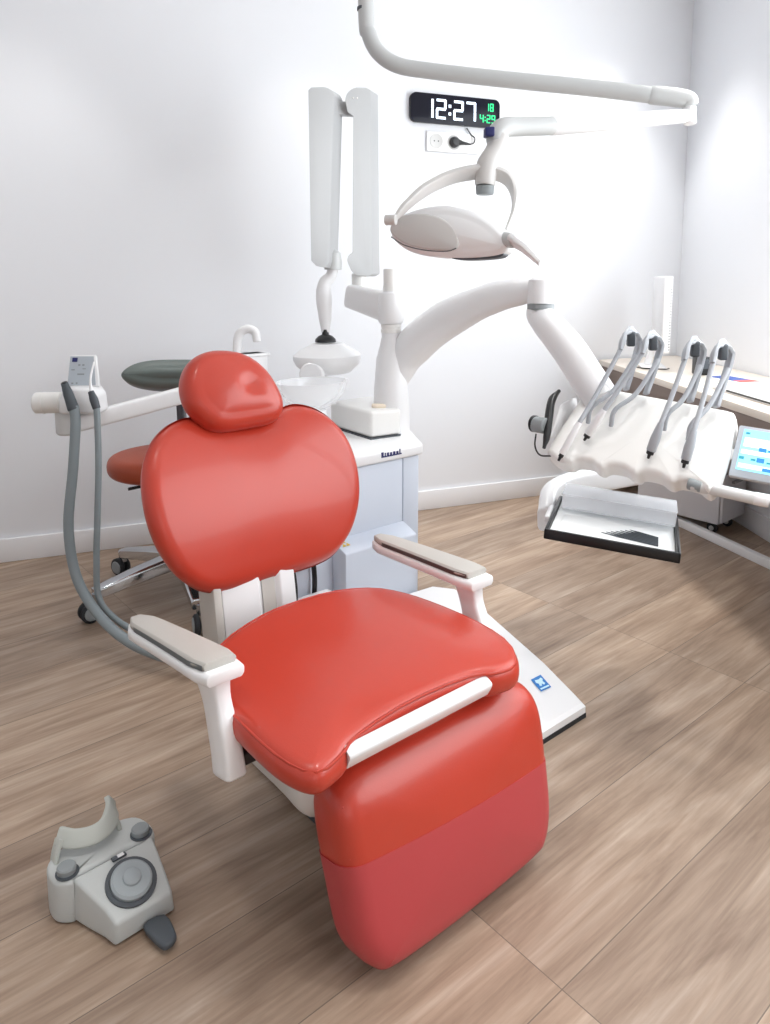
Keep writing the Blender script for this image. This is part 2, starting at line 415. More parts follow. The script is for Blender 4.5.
# leg rest, split at the edge of the clear cover
LF = plane_frame(.028, -.366, .026, .066, .335)
lo_ = [(x*.945, y) for x, y in [(-.19, .002), (-.238, .022), (-.268, .075), (-.279, .17), (-.286, .265), (-.278, .322), (-.245, .352), (-.19, .362), (0, .362), (.19, .36), (.245, .348), (.272, .318), (.281, .255), (.277, .17), (.268, .08), (.24, .022), (.19, .002), (0, -.004)]]
def leg_zf(x, y, top): return -0.030*max(0, (y-.27)/.09)**2*top - 0.035*max(0, (y-.25)/.11)*0
def legmesh(grow):
    t = nb(); cushion(t, [(x*(1+grow), y) for x, y in lo_], -.105, .0+grow*.1, .03, .04, dome=.012, zf=leg_zf, sub=6, centre=(0, .18))
    return t
for nm, side, g in (('leg_rest', 1, 0.0), ('foot_cover', -1, 0.008)):
    t = legmesh(g); nrm = V((.055, 1, 0)).normalized(); co = V((0, .195 + (0 if side > 0 else 0.004), 0))
    bmesh.ops.bisect_plane(t, geom=list(t.verts)+list(t.edges)+list(t.faces), plane_co=co, plane_no=nrm, clear_inner=side > 0, clear_outer=side < 0)
    ed = [e for e in t.edges if e.is_boundary]; bmesh.ops.holes_fill(t, edges=ed, sides=0)
    bm = nb(); merge(bm, t, LF)
    if nm == 'leg_rest': leg = part(nm, bm, 'red', chair, angle=60)
    else: part(nm, bm, 'redcover', leg, label='duller pinkish red lower cover', angle=60)
bm = nb()
pp = [LF @ V((-.255+.012*math.sin(s*3), .225+s*.085, -.012-.03*max(0, (s*.085+.225-.27)/.09)**2)) for s in [i/12 for i in range(13)]]
tube(bm, pp, .002, n=6, smooth=False); part('seam', bm, 'red', leg)
# white strip between seat and leg rest
bm = nb(); tube(bm, [(-.222, -.294, .418), (.118, -.294, .418)], .018, n=20, sec=(.75, 1.0), up=(0, -.45, .9))
part('hinge_strip', bm, 'white', chair)
# back support and its grey side
bm = nb()
sec_ = [(-.125, .296), (-.03, .286), (-.02, .300), (.02, .300), (.03, .286), (.075, .292), (.075, .345), (-.125, .345)]
prism(bm, [V((x, y, .33)) for x, y in sec_], (0, .035, .24), .004)
bs_ = part('back_support', bm, 'white', chair)
bm = nb(); prism(bm, [V((x, y, .335)) for x, y in ((-.018, .2965), (.018, .2965), (.018, .299), (-.018, .299))], (0, .033, .225), 0); part('support_groove', bm, 'armgrey', bs_)
bm = nb(); prism(bm, [V((-.150, .285, .30)), V((-.128, .285, .30)), V((-.128, .37, .30)), V((-.150, .37, .30))], (0, .03, .22), .005); part('side_cover', bm, 'armgrey', chair)
bm = nb()
tube(bm, [(.082, .33, .34), (.088, .335, .42), (.080, .36, .56)], .009, n=10); tube(bm, [(.165, .36, .34), (.168, .36, .43), (.16, .38, .56)], .007, n=10)
part('cable_duct', bm, 'black', chair)
bm = nb(); rbox(bm, (.09, .37, .30), (.165, .40, .53), .006); part('rear_panel', bm, 'gpanel', chair)
bm = nb(); rbox(bm, (.085, .285, .335), (.20, .345, .385), .012); part('hinge_block', bm, 'white', chair)
# armrests
for sx in (-1, 1):
    bm = nb(); X = .330*sx
    # pad support: tapering, gently bent plank
    def armsec(f, zb, zt, w0, w1, y0, y1, drop):
        rows = 10; t = nb(); ring = []
        for i in range(rows+1):
            s = i/rows; y = y0+(y1-y0)*s
            w = (w0*(1-s)+w1*s)*(1-.55*max(0, (s-.86)/.14)**2)*(1-.18*max(0, (.12-s)/.12)**2)
            z = -drop*s*s
            r_ = []
            for (u, h) in ((-1, zb+.008), (-.86, zb), (.86, zb), (1, zb+.008), (1, zt-.006), (.84, zt), (-.84, zt), (-1, zt-.006)):
                r_.append(t.verts.new((X+u*w/2+(-sx*.012*s), y, h+z)))
            ring.append(r_)
        for a, b in zip(ring, ring[1:]):
            for k in range(8): t.faces.new((a[k], a[(k+1) % 8], b[(k+1) % 8], b[k]))
        t.faces.new(ring[0]); t.faces.new(list(reversed(ring[-1])))
        bmesh.ops.recalc_face_normals(t, faces=t.faces)
        ee = [e for e in t.edges if len(e.link_faces) == 2 and e.calc_face_angle(0) > R(24)]
        bmesh.ops.bevel(t, geom=ee, offset=.004, segments=2, profile=.5, affect='EDGES', clamp_overlap=True); return t
    merge(bm, armsec(0, .488, .513, .090, .062, -.092, .285, .006))
    # post: flattened tapering bar from the pad down to the seat side
    tube(bm, [(X, -.045, .496), (X, -.058, .445), (X, -.082, .38), (X, -.094, .332)], [.034, .028, .032, .034], n=20, sec=(1.0, .62), up=(1, 0, 0), sub=5)
    def skew(b_):
        if sx < 0:
            for v in b_.verts:
                f_ = (v.co.y+.09)/.375
                k_ = max(0, min(1, (v.co.z-.34)/.14)); v.co.z += k_*(.012-.040*f_); v.co.x -= k_*.028*max(0, f_)
        return b_
    skew(bm)
    a = part('armrest', bm, 'white', chair, angle=30)
    bm = nb(); merge(bm, armsec(0, .511, .528, .078, .054, -.074, .279, .006)); skew(bm); part('arm_pad', bm, 'armgrey', a, angle=25)
    bm = nb(); t = nb()
    rows = 8; prev = None
    for i in range(rows+1):
        s = i/rows; y = -.07+.335*s; w = (.0785*(1-s)+.055*s)*(1-.55*max(0, (s-.86)/.14)**2)*(1-.18*max(0, (.12-s)/.12)**2); xo = X-sx*.012*s-w/2-.0006
        q = [t.verts.new((xo, y, .514-.006*s*s)), t.verts.new((xo, y, .524-.006*s*s))]
        if prev: t.faces.new((prev[0], prev[1], q[1], q[0]))
        prev = q
    bmesh.ops.solidify(t, geom=list(t.faces), thickness=.0015); merge(bm, t); skew(bm)
    part('pad_edge', bm, 'brown' if sx > 0 else 'mgrey', a)
# under frame, link, lift column, base
bm = nb()
cushion(bm, [(-.255, -.13), (-.235, -.22), (-.12, -.255), (.12, -.255), (.22, -.22), (.24, -.1), (.2, .2), (-.2, .2)], .225, .399, .09, .01, sub=6)
part('seat_frame', bm, 'lgrey', chair, angle=60)
bm = nb()
rbox(bm, (-.315, -.105, .335), (-.2, -.07, .362), .006); part('armrest_bracket', bm, 'black', chair)
bm = nb(); rbox(bm, (.2, -.105, .335), (.315, -.07, .362), .006); part('armrest_bracket', bm, 'black', chair)
bm = nb(); rbox(bm, (-.05, -.06, .0285), (.20, .22, .24), .03); part('lift_column', bm, 'lgrey', chair)
bm = nb(); prism(bm, [V((-.055, -.10, .0)), V((.34, -.098, .0)), V((.34, .34, .0)), V((-.055, .34, .0))], (0, 0, .028), .006)
part('base_plate', bm, 'dgrey', chair)
base_out = [(.345, -.098), (.60, -.098), (.752, -.098), (.77, -.05), (.815, .09), (.862, .30), (.90, .47), (.905, .56), (.86, .628), (.72, .64), (.345, .64)]
def bz(y): return .040+.075*max(0, min(1, (y+.09)/.62))
t = nb()
lo3 = [t.verts.new((x, y, .012)) for x, y in base_out]; md = [t.verts.new((x, y, bz(y)-.008)) for x, y in base_out]
cxy = V((.6, .25))
tp = [t.verts.new((x+(cxy.x-x)*.03, y+(cxy.y-y)*.03, bz(y))) for x, y in base_out]
n = len(base_out)
for a, b in ((lo3, md), (md, tp)):
    for k in range(n): t.faces.new((a[k], a[(k+1) % n], b[(k+1) % n], b[k]))
t.faces.new(tp); t.faces.new(list(reversed(lo3)))
bm = nb(); merge(bm, t); bc = part('base_cover', bm, 'white', chair, angle=25)
t = nb(); prism(t, [V((x+(x-.6)*.006, y+(y-.25)*.006, 0)) for x, y in base_out], (0, 0, .013), 0)
bm = nb(); merge(bm, t); part('rubber_skirt', bm, 'rubber', bc)
# blue square mark with a pale emblem on the base
zs = bz(.0)+.0012
ramp_n = (CM.to_3x3() @ V((0, -.075/.62, 1))).normalized(); ramp_p = L(.6, -.09, .0412)
def bq(px, py): return CM.inverted() @ onp(px, py, ramp_p, ramp_n)
Q = [bq(541, 691.5), bq(551, 687), bq(540.5, 675), bq(531, 680)]; rn_ = V((0, -.12, .993))
def qs(u, v): return Q[0].lerp(Q[1], u).lerp(Q[3].lerp(Q[2], u), v)
bm = nb(); prism(bm, Q, rn_*.0014, 0)
stk = part('sticker', bm, 'sticker', bc, label='blue square sticker')
em = [(-.30, .28), (-.36, .05), (-.22, -.12), (-.28, -.34), (-.10, -.38), (0, -.2), (.12, -.38), (.28, -.30), (.22, -.06), (.36, .10), (.28, .28), (.06, .2)]
bm = nb(); prism(bm, [qs(.5+x, .60+y*.8)+rn_*.0014 for x, y in em], rn_*.0008, 0)
prism(bm, [qs(u, v)+rn_*.0014 for u, v in ((.08, .07), (.92, .07), (.92, .17), (.08, .17))], rn_*.0008, 0)
part('emblem', bm, 'stickerwhite', bc)

# ================================================================ treatment unit
unit = thing('treatment_unit', 'pale grey dental unit cabinet with spittoon bowl, column and thick white swing arm', 'dental unit', L(.7, .9, 0), CA)
def U(bm): bm.transform(CM); return bm              # chair frame -> world
bm = nb(); prism(bm, [V((x, y, 0)) for x, y in ((.40, .72), (.80, .72), (.80, 1.23), (.70, 1.23), (.70, .97), (.40, .97))], (0, 0, .572), .006); prism(bm, [V((x, y, 0)) for x, y in ((.804, .722), (.878, .722), (1.02, .96), (1.02, 1.23), (.804, 1.23))], (0, 0, .572), .006)
part('cabinet', U(bm), 'gpanel', unit, True)
bm = nb()
prism(bm, [V((.487, .645, .012)), V((.487, .645, .315)), V((.487, .72, .345)), V((.487, .72, .012))], (.315, 0, 0), .006)
low = part('service_box', U(bm), 'gpanel', unit, True)
bm = nb()
sx0, sy0, sz0 = .515, .668, .3268
nn = V((0, -.371, .928)); ey = V((0, .928, .371)); o_ = V((.500, .676, .3288))
for (du, dv) in ((0, 0), (.016, 0), (.008, .016)):
    p = [o_+V((du+.0, 0, 0))+ey*(dv+.0), o_+V((du+.014, 0, 0))+ey*dv, o_+V((du+.007, 0, 0))+ey*(dv+.014)]
    prism(bm, p, nn*.001, 0)
part('warning_sticker', U(bm), 'yellow', low, True, label='small yellow warning sticker')
bm = nb(); prism(bm, [V((x, y, .574)) for x, y in ((.335, .705), (.884, .705), (1.035, .95), (1.035, 1.25), (.335, 1.25))], (0, 0, .044), .012, 3)
cap = part('cabinet_top', U(bm), 'white', unit, True)
# navy lettering on the cap's front edge
bm = nb(); x = .688
for w_, h_ in ((.009, .016), (.004, .013), (.008, .012), (.008, .011), (.009, .012), (.008, .011), (.004, .017)):
    rbox(bm, (x, .7035, .596), (x+w_, .7055, .596+h_), 0); x += w_+.006
rbox(bm, (.688, .7035, .5935), (x, .7055, .598), 0)
part('lettering', U(bm), 'logoblue', cap, True)
# spittoon housing with bowl
bm = nb()
hs = [(.775, .870), (.90, .852), (1.0, .94), (1.01, 1.16), (.80, 1.16)]
prism(bm, [V((x, y, .622)) for x, y in hs], (0, 0, .100), .014, 4)
part('spittoon_housing', U(bm), 'warmwhite', unit, True)
bm = nb(); prism(bm, [V((x+(x-.9)*.03, y+(y-1.0)*.03, .6175)) for x, y in hs], (0, 0, .005), 0); part('joint_line', U(bm), 'dgrey', unit, True)
bm = nb()
bc_ = onz(312, 381, .84)
lathe(bm, [(0, .0), (.045, .002), (.09, .022), (.122, .062), (.134, .098), (.139, .098), (.128, .060), (.094, .016), (.045, -.004), (0, -.006)], 40, frame(V((bc_.x, bc_.y, .742)), cr_, cb_, UP), sy=.8)
part('glass_bowl', bm, 'glass', unit, True, label='clear glass spittoon bowl')
bm = nb(); lathe(bm, [(0, .6185), (.075, .6185), (.06, .66), (.05, .735), (0, .735)], 28, frame(V((bc_.x, bc_.y, 0)), cr_, cb_, UP)); part('bowl_pedestal', bm, 'white', unit, True)
bm = nb(); rc_ = onz(383, 404, .728); tube(bm, [rc_+cr_*(.055*math.cos(a))+cb_*(.045*math.sin(a)) for a in [R(k) for k in range(-170, 60, 15)]], .010, n=10)
part('bowl_ring', bm, 'beige', unit, True)
# water spout and its little housing
pf = L(.50, 1.16, .9)
bm = nb(); q = [W(238, 384, 2.80), W(237, 350, 2.80), W(239, 335, 2.80), W(247, 329, 2.80), W(255, 332, 2.80), W(257, 341, 2.80)]
tube(bm, q, [.0165, .0165, .0165, .0165, .016, .015], n=14); part('water_spout', bm, 'white', unit, True)
bm = nb(); a = W(240, 356, 2.83); b = W(264, 402, 2.83)
c_ = (a+b)/2
rbox(bm, (-.05, -.04, c_.z*-1+.62), (.05, .04, .10), .01, mtx=frame(c_, cr_, cb_, UP)); rbox(bm, (-.055, -.045, .088), (.058, .045, .100), .005, mtx=frame(c_, cr_, cb_, UP))
part('spout_housing', bm, 'white', unit, True)
# column
CD = 2.84
ax = W(391, 400, CD); ax.z = 0
def col(z, dx=0): return V((ax.x, ax.y, z))
bm = nb()
lathe(bm, [(0, .615), (.072, .615), (.070, .70), (.064, .80), (.056, .90), (.042, .955), (.036, .985), (.036, 1.0), (0, 1.0)], 32, frame(V((ax.x, ax.y, 0)), cr_, cb_, UP))
part('column', bm, 'white', unit, True)
bm = nb(); lathe(bm, [(0, 1.001), (.0385, 1.001), (.0385, 1.012), (.036, 1.014), (.036, 1.02), (.0385, 1.022), (.0385, 1.034), (0, 1.034)], 32, frame(V((ax.x, ax.y, 0)), cr_, cb_, UP))
part('swivel_ring', bm, 'warmwhite', unit, True)

# ================================================================ x-ray machine on the column
xr = thing('xray_machine', 'white dental x-ray machine with two upright grey beams, mounted on the unit column', 'x-ray machine', V((ax.x, ax.y, 1.036)))
hub0 = V((ax.x, ax.y, 1.036))
bm = nb()
lathe(bm, [(0, 1.036), (.044, 1.036), (.050, 1.05), (.050, 1.135), (.046, 1.15), (.032, 1.152), (.030, 1.16), (0, 1.16)], 32, frame(V((ax.x, ax.y, 0)), cr_, cb_, UP))
pl = W(351, 294, 2.93)
hubc = V((ax.x, ax.y, 1.094))
tube(bm, [hubc, hubc.lerp(V((pl.x, pl.y, 1.135)), .5), V((pl.x, pl.y, 1.135))], [.058, .052, .046], n=20, sec=(.7, 1.0), up=(0, 0, 1), smooth=False)
part('swivel_arm', bm, 'white', xr, True)
bm = nb(); lathe(bm, [(0, 1.152), (.029, 1.152), (.029, 1.235), (.027, 1.24), (0, 1.24)], 28, frame(V((ax.x, ax.y, 0)), cr_, cb_, UP)); lathe(bm, [(.029, 1.158), (.031, 1.158), (.031, 1.176), (.029, 1.176)], 28, frame(V((ax.x, ax.y, 0)), cr_, cb_, UP))
part('pivot_post', bm, 'warmwhite', xr, True)
XP = W(360, 180, 2.90); xd = (fwd*.94+rgt*.34).normalized()
def xp(px, py, off=0.0): return onp(px, py, XP+cb_*off, cb_)
th_ = .085
def beam(outline, off, t): 
    b_ = nb(); prism(b_, [xp(*q, off) for q in outline], xd*t, .006, 3); return b_
arc = lambda cx, cy, r, a0, a1, n: [(cx+r*math.cos(R(a0+(a1-a0)*k/n)), cy+r*math.sin(R(a0+(a1-a0)*k/n))) for k in range(n+1)]
rb = [(353, 116), (347, 112)] + arc(358, 100, 13, 180, 262, 6) + [(366, 87.5), (370.5, 90), (372.5, 274), (368, 276.5), (356, 276), (351, 271)] + arc(355, 260, 8, 150, 250, 5)
part('upright_beam', beam(rb, 0, th_), 'beam', xr, True)
lb = [(308, 90), (311, 87)] + arc(322, 99, 12.5, 275, 345, 5) + [(329, 262), (326, 268), (316, 266), (311, 261)]
part('upright_beam', beam(lb, .006, th_), 'beam', xr, True)
bm = nb(); prism(bm, [xp(331, 101, .03), xp(352, 101, .03), xp(352, 115, .03), (xp(331, 114, .03))], xd*.05, .004); part('link', bm, 'beam', xr, True)
bm = nb()
for q in ((357, 98), (353, 98)):
    bm = nb(); cyl(bm, xp(*q), xp(*q)-cb_*.003, .003); part('bolt', bm, 'warmwhite', xr, True)
bm = nb(); a = xp(359, 276, .04); cyl(bm, V((a.x, a.y, a.z+.01)), V((a.x, a.y, 1.165)), .030); part('pivot_neck', bm, 'warmwhite', xr, True)
# lower joint and handle
bm = nb()
a = xp(333, 262, .045); lathe(bm, [(0, -.03), (.034, -.03), (.036, 0), (.03, .035), (.012, .05), (0, .05)], 24, frame(a, cr_, cb_, UP))
part('joint_cap', bm, 'lamparm', xr, True)
bm = nb(); d2 = 2.93
tube(bm, [W(333, 268, d2), W(331, 276, d2), W(325, 283, d2), W(323.5, 292, d2)], [.022, .022, .026, .030], n=20)
tube(bm, [W(323.5, 290, d2), W(324, 300, d2), W(325, 316, d2), W(325.5, 332, d2)], [.030, .032, .026, .017], n=20)
part('handle', bm, 'white', xr, True)
bm = nb(); a = W(325.5, 341, d2); lathe(bm, [(0, -.004), (.042, -.004), (.040, .008), (.028, .020), (.014, .026), (.012, .046), (0, .046)], 28, frame(a, cr_, cb_, UP))
part('ball_joint', bm, 'black', xr, True)
# head
hc = W(328, 360, d2); hx = (cr_*.95 + cb_*.3).normalized(); hy = UP.cross(hx)
bm = nb()
tp_ = [(x*1.28, y*1.28) for x, y in [(-.10, .01), (-.07, -.06), (.0, -.085), (.07, -.075), (.135, -.02), (.14, .03), (.09, .085), (-.03, .10), (-.09, .06)]]
t = nb()
rows = []
for z, s in ((-.052, .62), (-.048, .70), (-.02, .93), (.0, 1.0), (.018, 1.0), (.040, .80), (.056, .56), (.066, .46)):
    pts = cr_curve([(x*s+.0, y*s, 0) for x, y in tp_], 4, True)
    rows.append([t.verts.new((p.x, p.y, z)) for p in pts])
for a, b in zip(rows, rows[1:]):
    for k in range(len(a)): t.faces.new((a[k], a[(k+1) % len(a)], b[(k+1) % len(a)], b[k]))
t.faces.new(list(reversed(rows[0]))); t.faces.new(rows[-1])
merge(bm, t, frame(hc+UP*.0, hx, hy, UP))
hd = part('tube_head', bm, 'white', xr, True, angle=32)
ca = W(314, 373, d2-.06); cdir = (W(303, 381, d2-.22)-ca).normalized()
bm = nb(); cyl(bm, ca-cdir*.06, ca+cdir*.045, .048, 28); part('cone', bm, 'white', hd, True)
bm = nb(); cyl(bm, ca+cdir*.000, ca+cdir*.004, .0492, 28); part('cone_ring', bm, 'dgrey', hd, True)
bm = nb(); rbox(bm, (.164, -.02, -.022), (.186, .02, .012), .006, mtx=frame(hc, hx, hy, UP)); part('end_knob', bm, 'mgrey', hd, True)

# ================================================================ operating light on its ceiling arm
top0 = W(365, 8, 2.42)
lamp = thing('operating_light', 'white dental operating light hanging from a long bent ceiling arm', 'dental lamp', V((top0.x, top0.y, HC)))
bm = nb()
bend = [V((top0.x, top0.y, HC-.004)), V((top0.x, top0.y, 2.5)), W(366, 14, 2.42), W(369, 34, 2.42), W(378, 52, 2.41), W(397, 65, 2.40), W(430, 71, 2.39), W(500, 79, 2.36), W(580, 87, 2.33), W(652, 95, 2.30)]
tube(bm, bend, .0255, n=20, sub=8)
lathe(bm, [(0, -.001), (.09, -.001), (.085, -.03), (.03, -.05), (0, -.05)], 32, frame(V((top0.x, top0.y, HC)), cr_, cb_, UP))
part('ceiling_arm', bm, 'lamparm', lamp, True)
bm = nb(); cyl(bm, V((top0.x, top0.y, 2.085))-rgt*.0+V((0, 0, .0)), V((top0.x, top0.y, 2.07)), .0262); part('joint_band', bm, 'dgrey', lamp, True)
bm = nb(); tube(bm, [W(652, 95, 2.30), W(676, 97.5, 2.29), W(688, 100, 2.285), W(690, 105, 2.285)], [.0285, .0285, .027, .025], n=20); part('elbow_cap', bm, 'lamparm', lamp, True)
bm = nb()
j2 = W(688, 117, 2.27)
cyl(bm, W(690, 107, 2.285), W(690, 124, 2.285), .019)
tube(bm, [W(684, 116, 2.27), W(620, 121, 2.15), W(552, 126, 2.02)], [.021, .024, .026], n=18, smooth=False)
part('spring_arm', bm, 'white', lamp, True)
bm = nb()
tube(bm, [W(552, 126, 2.02), W(520, 127, 1.97), W(503, 128, 1.94), W(496, 136, 1.93), W(497, 146, 1.925)], [.0245, .0245, .026, .026, .024], n=18)
part('arm_knuckle', bm, 'lamparm', lamp, True)
bm = nb(); a = W(489, 132, 1.91); rbox(bm, (-.012, -.02, -.013), (.012, .02, .010), .003, mtx=frame(a, rgt, fwd, UP)); part('knuckle_badge', bm, 'logoblue', lamp, True)
bm = nb(); tube(bm, [W(500, 138, 1.93), W(494, 152, 1.92), W(487, 166, 1.91), W(485, 184, 1.91)], [.024, .025, .028, .0265], n=20); part('neck', bm, 'lightgrey_head', lamp, True)
bm = nb(); a = W(485, 186, 1.91); lathe(bm, [(0, -.022), (.021, -.022), (.023, -.018), (.024, .0), (0, .0)], 24, frame(a, cr_, cb_, UP)); part('neck_ring', bm, 'mgrey', lamp, True)
bm = nb()
yk = [W(393, 221, 1.82), W(405, 207, 1.84), W(425, 190, 1.87), W(452, 177, 1.90), W(480, 172, 1.91), W(503, 176, 1.915), W(513, 190, 1.92), W(513, 210, 1.92), W(506, 230, 1.92)]
tube(bm, yk, [.009, .017, .021, .022, .023, .021, .018, .012, .008], n=16, sec=(.38, 1.0), up=ZA.cross(rgt)*0+(-ZA*.85+UP*.55), sub=6)
part('yoke', bm, 'lightgrey_head', lamp, True)
# head: flat lens-shaped shell; axis tilted towards the viewer
HPc = W(455, 232, 1.86); hn = (-ZA*.86 - UP*.10 - rgt*.30).normalized(); hxx = (rgt - hn*rgt.dot(hn)).normalized(); hyy = hn.cross(hxx)
HM = frame(HPc, hxx, hyy, hn)
def hp(px, py, off=0.0):
    p = onp(px, py, HPc+hn*off, hn); q = HM.inverted() @ p; return (q.x, q.y)
cs = lambda pts: [(380+x/4.53, 160+y/4.53) for x, y in pts]
body = cs([(45, 345), (50, 290), (75, 255), (140, 228), (210, 210), (300, 204), (400, 224), (480, 258), (540, 305), (575, 355), (575, 405), (530, 430), (430, 442), (330, 443), (200, 434), (105, 402)])
bm = nb(); cushion(bm, [hp(*q) for q in body], -.15, .0, .05, .022, dome=.012, dome0=.03, sub=5, mtx=HM)
hl = part('lamp_head', bm, 'white', lamp, True, angle=60)
face = cs([(48, 330), (52, 285), (85, 254), (180, 242), (265, 258), (325, 298), (352, 345), (350, 398), (300, 410), (200, 402), (110, 378)])
bm = nb(); cushion(bm, [hp(*q, .012) for q in face], -.01, .012, .004, .006, dome=.006, sub=5, mtx=HM)
part('end_cover', bm, 'lightgrey_head', hl, True, label='warm grey end cover of the lamp head')
bm = nb(); tube(bm, [W(*q, 1.845) for q in cs([(50, 348), (110, 385), (200, 408), (300, 413), (345, 400)])], .0016, n=6); part('seam', bm, 'dgrey', hl, True)
bm = nb()
lens = cs([(330, 436), (430, 436), (530, 424), (560, 410), (545, 440), (430, 452), (340, 450)])
cushion(bm, [hp(*q, -.02) for q in lens], -.09, -.018, .004, .004, sub=3, mtx=HM); part('lens', bm, 'dgrey', hl, True)
bm = nb(); a = W(390, 220, 1.82); cyl(bm, a-hxx*.012, a+hxx*.016, .013); part('pivot_knob', bm, 'lightgrey_head', lamp, True)
bm = nb(); a = W(498, 239, 1.86); b = W(514, 241, 1.82); cyl(bm, a, b, .021, r2=.018)
hnd = part('handle_hub', bm, 'lamparm', lamp, True)
bm = nb(); tube(bm, [W(510, 239, 1.82), W(524, 248, 1.80), W(540, 263, 1.785)], [.019, .018, .013], n=16, sec=(.45, 1.0), up=(-UP*.6+rgt*.6+ZA*.1), smooth=False)
part('handle', bm, 'white', hnd, True)

# ================================================================ instrument delivery unit
TL, TR, BR = W(600, 387, 2.28), W(735, 412, 2.0), W(712, 487, 1.86)
e1 = (TR-TL).normalized(); e2 = (BR-TR); e2 = (e2-e1*e2.dot(e1)).normalized(); nC = e1.cross(e2); nC = nC if nC.z > 0 else -nC
def cp(px, py, off=0.0): return onp(px, py, TR+nC*off, nC)
dl = thing('instrument_delivery_unit', 'white instrument console with grip bar and touchscreen, right of the red chair', 'dental instrument unit', V((TR.x, TR.y, TR.z-.1)))
bm = nb()
s0 = W(397, 388, 2.80)
tube(bm, [W(396, 386, 2.84), W(402, 366, 2.83), W(416, 344, 2.79), W(446, 320, 2.70), W(487, 300, 2.57), W(515, 292.5, 2.49), W(539.5, 289.5, 2.425)], [.040, .058, .073, .070, .056, .048, .035], n=28, sub=8, capr=False)
part('swing_arm', bm, 'white', unit, True, angle=60)
bm = nb(); a = W(541, 291, 2.42); lathe(bm, [(0, .046), (.028, .045), (.040, .036), (.044, .02), (.044, -.040), (0, -.040)], 32, frame(a, cr_, cb_, UP)); part('elbow_joint', bm, 'white', unit, True)
bm = nb(); a2 = V((a.x, a.y, a.z-.0450)); lathe(bm, [(0, -.014), (.0435, -.014), (.0435, .0030), (0, .0030)], 32, frame(a2, cr_, cb_, UP)); part('joint_line', bm, 'mgrey', dl, True)
bm = nb()
tube(bm, [V((a.x, a.y, a.z-.060)), V((a.x, a.y, a.z-.080)), W(551, 328, 2.39), W(569, 350, 2.34), W(590, 382, 2.27), W(604, 402, 2.22)], [.043, .044, .050, .054, .054, .052], n=24, sub=8, capr=False)
part('lower_arm', bm, 'white', dl, True, angle=60)
# console slab
outl = [(576, 404), (588, 391), (602, 386.5), (614, 389), (668, 399), (726, 409.5), (735, 415), (735, 424), (726, 455), (717, 481), (710, 489)]
for (xa, ya), (xb, yb) in (((704, 488), (672, 481)), ((666, 479.5), (636, 473)), ((630, 471.5), (602, 467)), ((596, 465.5), (570, 462))):
    outl += [(xa, ya), (xa*.75+xb*.25, (ya*.75+yb*.25)-4), (xa*.25+xb*.75, (ya*.25+yb*.75)-4), (xb, yb)]
outl += [(558, 460), (549, 453), (549, 446)]
CF = frame(TR, e1, e2, nC); CFI = CF.inverted()
def c2(px, py):
    q = CFI @ cp(px, py); return (q.x, q.y)
bm = nb(); cushion(bm, [c2(*q) for q in outl], -.055, .004, .012, .016, dome=.004, sub=3, mtx=CF, centre=c2(645, 435), inner=(.85, .5, .2))
con = part('console', bm, 'warmwhite', dl, True, angle=60)
bm = nb(); prism(bm, [cp(*q, -.056) for q in ((592, 398), (722, 422), (704, 478), (574, 452))], -nC*.05, .012); part('console_underside', bm, 'lgrey', dl, True)
bm = nb()
for q in ((575, 462), (590, 464), (664, 479), (693, 485)):
    bm = nb(); a = cp(*q, -.068); rbox(bm, (-.012, -.004, -.005), (.012, .012, .003), 0, mtx=frame(a, e1, e2, nC)); part('slot', bm, 'black', dl, True)
# side bracket with dark bumper
bm = nb(); p = [W(560, 404, 2.26), W(573, 398, 2.30), W(574, 412, 2.30), W(556, 438, 2.22), W(549, 440, 2.2)]
prism(bm, p, (rgt*.02+fwd*.03), .006); part('side_plate', bm, 'white', dl, True)
bm = nb(); tube(bm, [W(559, 391, 2.28), W(552, 400, 2.25), W(549, 416, 2.22), W(547, 435, 2.19), W(544, 448, 2.17)], [.006, .012, .013, .011, .005], n=12); part('bumper', bm, 'black', dl, True)
bm = nb(); cyl(bm, W(546, 426, 2.2), W(534, 424, 2.23), .024, 24); part('side_knob', bm, 'mgrey', dl, True)
bm = nb(); cyl(bm, W(536.5, 424, 2.225), W(532.5, 423.5, 2.236), .0255, 24); tube(bm, [W(536, 434, 2.21), W(535, 446, 2.2), W(540, 455, 2.19), W(552, 456, 2.17)], .0025, n=8); part('side_cable', bm, 'black', dl, True)
# grip bar
bm = nb(); tube(bm, [W(693, 486, 1.90), W(712, 489, 1.875), W(757, 499, 1.83)], .0155, n=16, smooth=False)
gb = part('grip_bar', bm, 'lgrey', dl, True)
bm = nb(); tube(bm, [W(755, 498.5, 1.832), W(768, 501, 1.82)], .0165, n=16, smooth=False); part('end_cap', bm, 'white', gb, True)
bm = nb(); tube(bm, [W(690, 484, 1.905), W(701, 487, 1.888)], .0158, n=16, smooth=False); part('dark_collar', bm, 'mgrey', gb, True)
# tray support
bm = nb(); tube(bm, [W(640, 474, 2.50), W(605, 479, 2.47), W(572, 486, 2.43), W(551, 499, 2.36), W(546, 520, 2.27)], [.034, .038, .044, .046, .044], n=20, sec=(.6, 1.0), up=(0, 0, 1), sub=8)
part('tray_arm', bm, 'white', dl, True, angle=60)
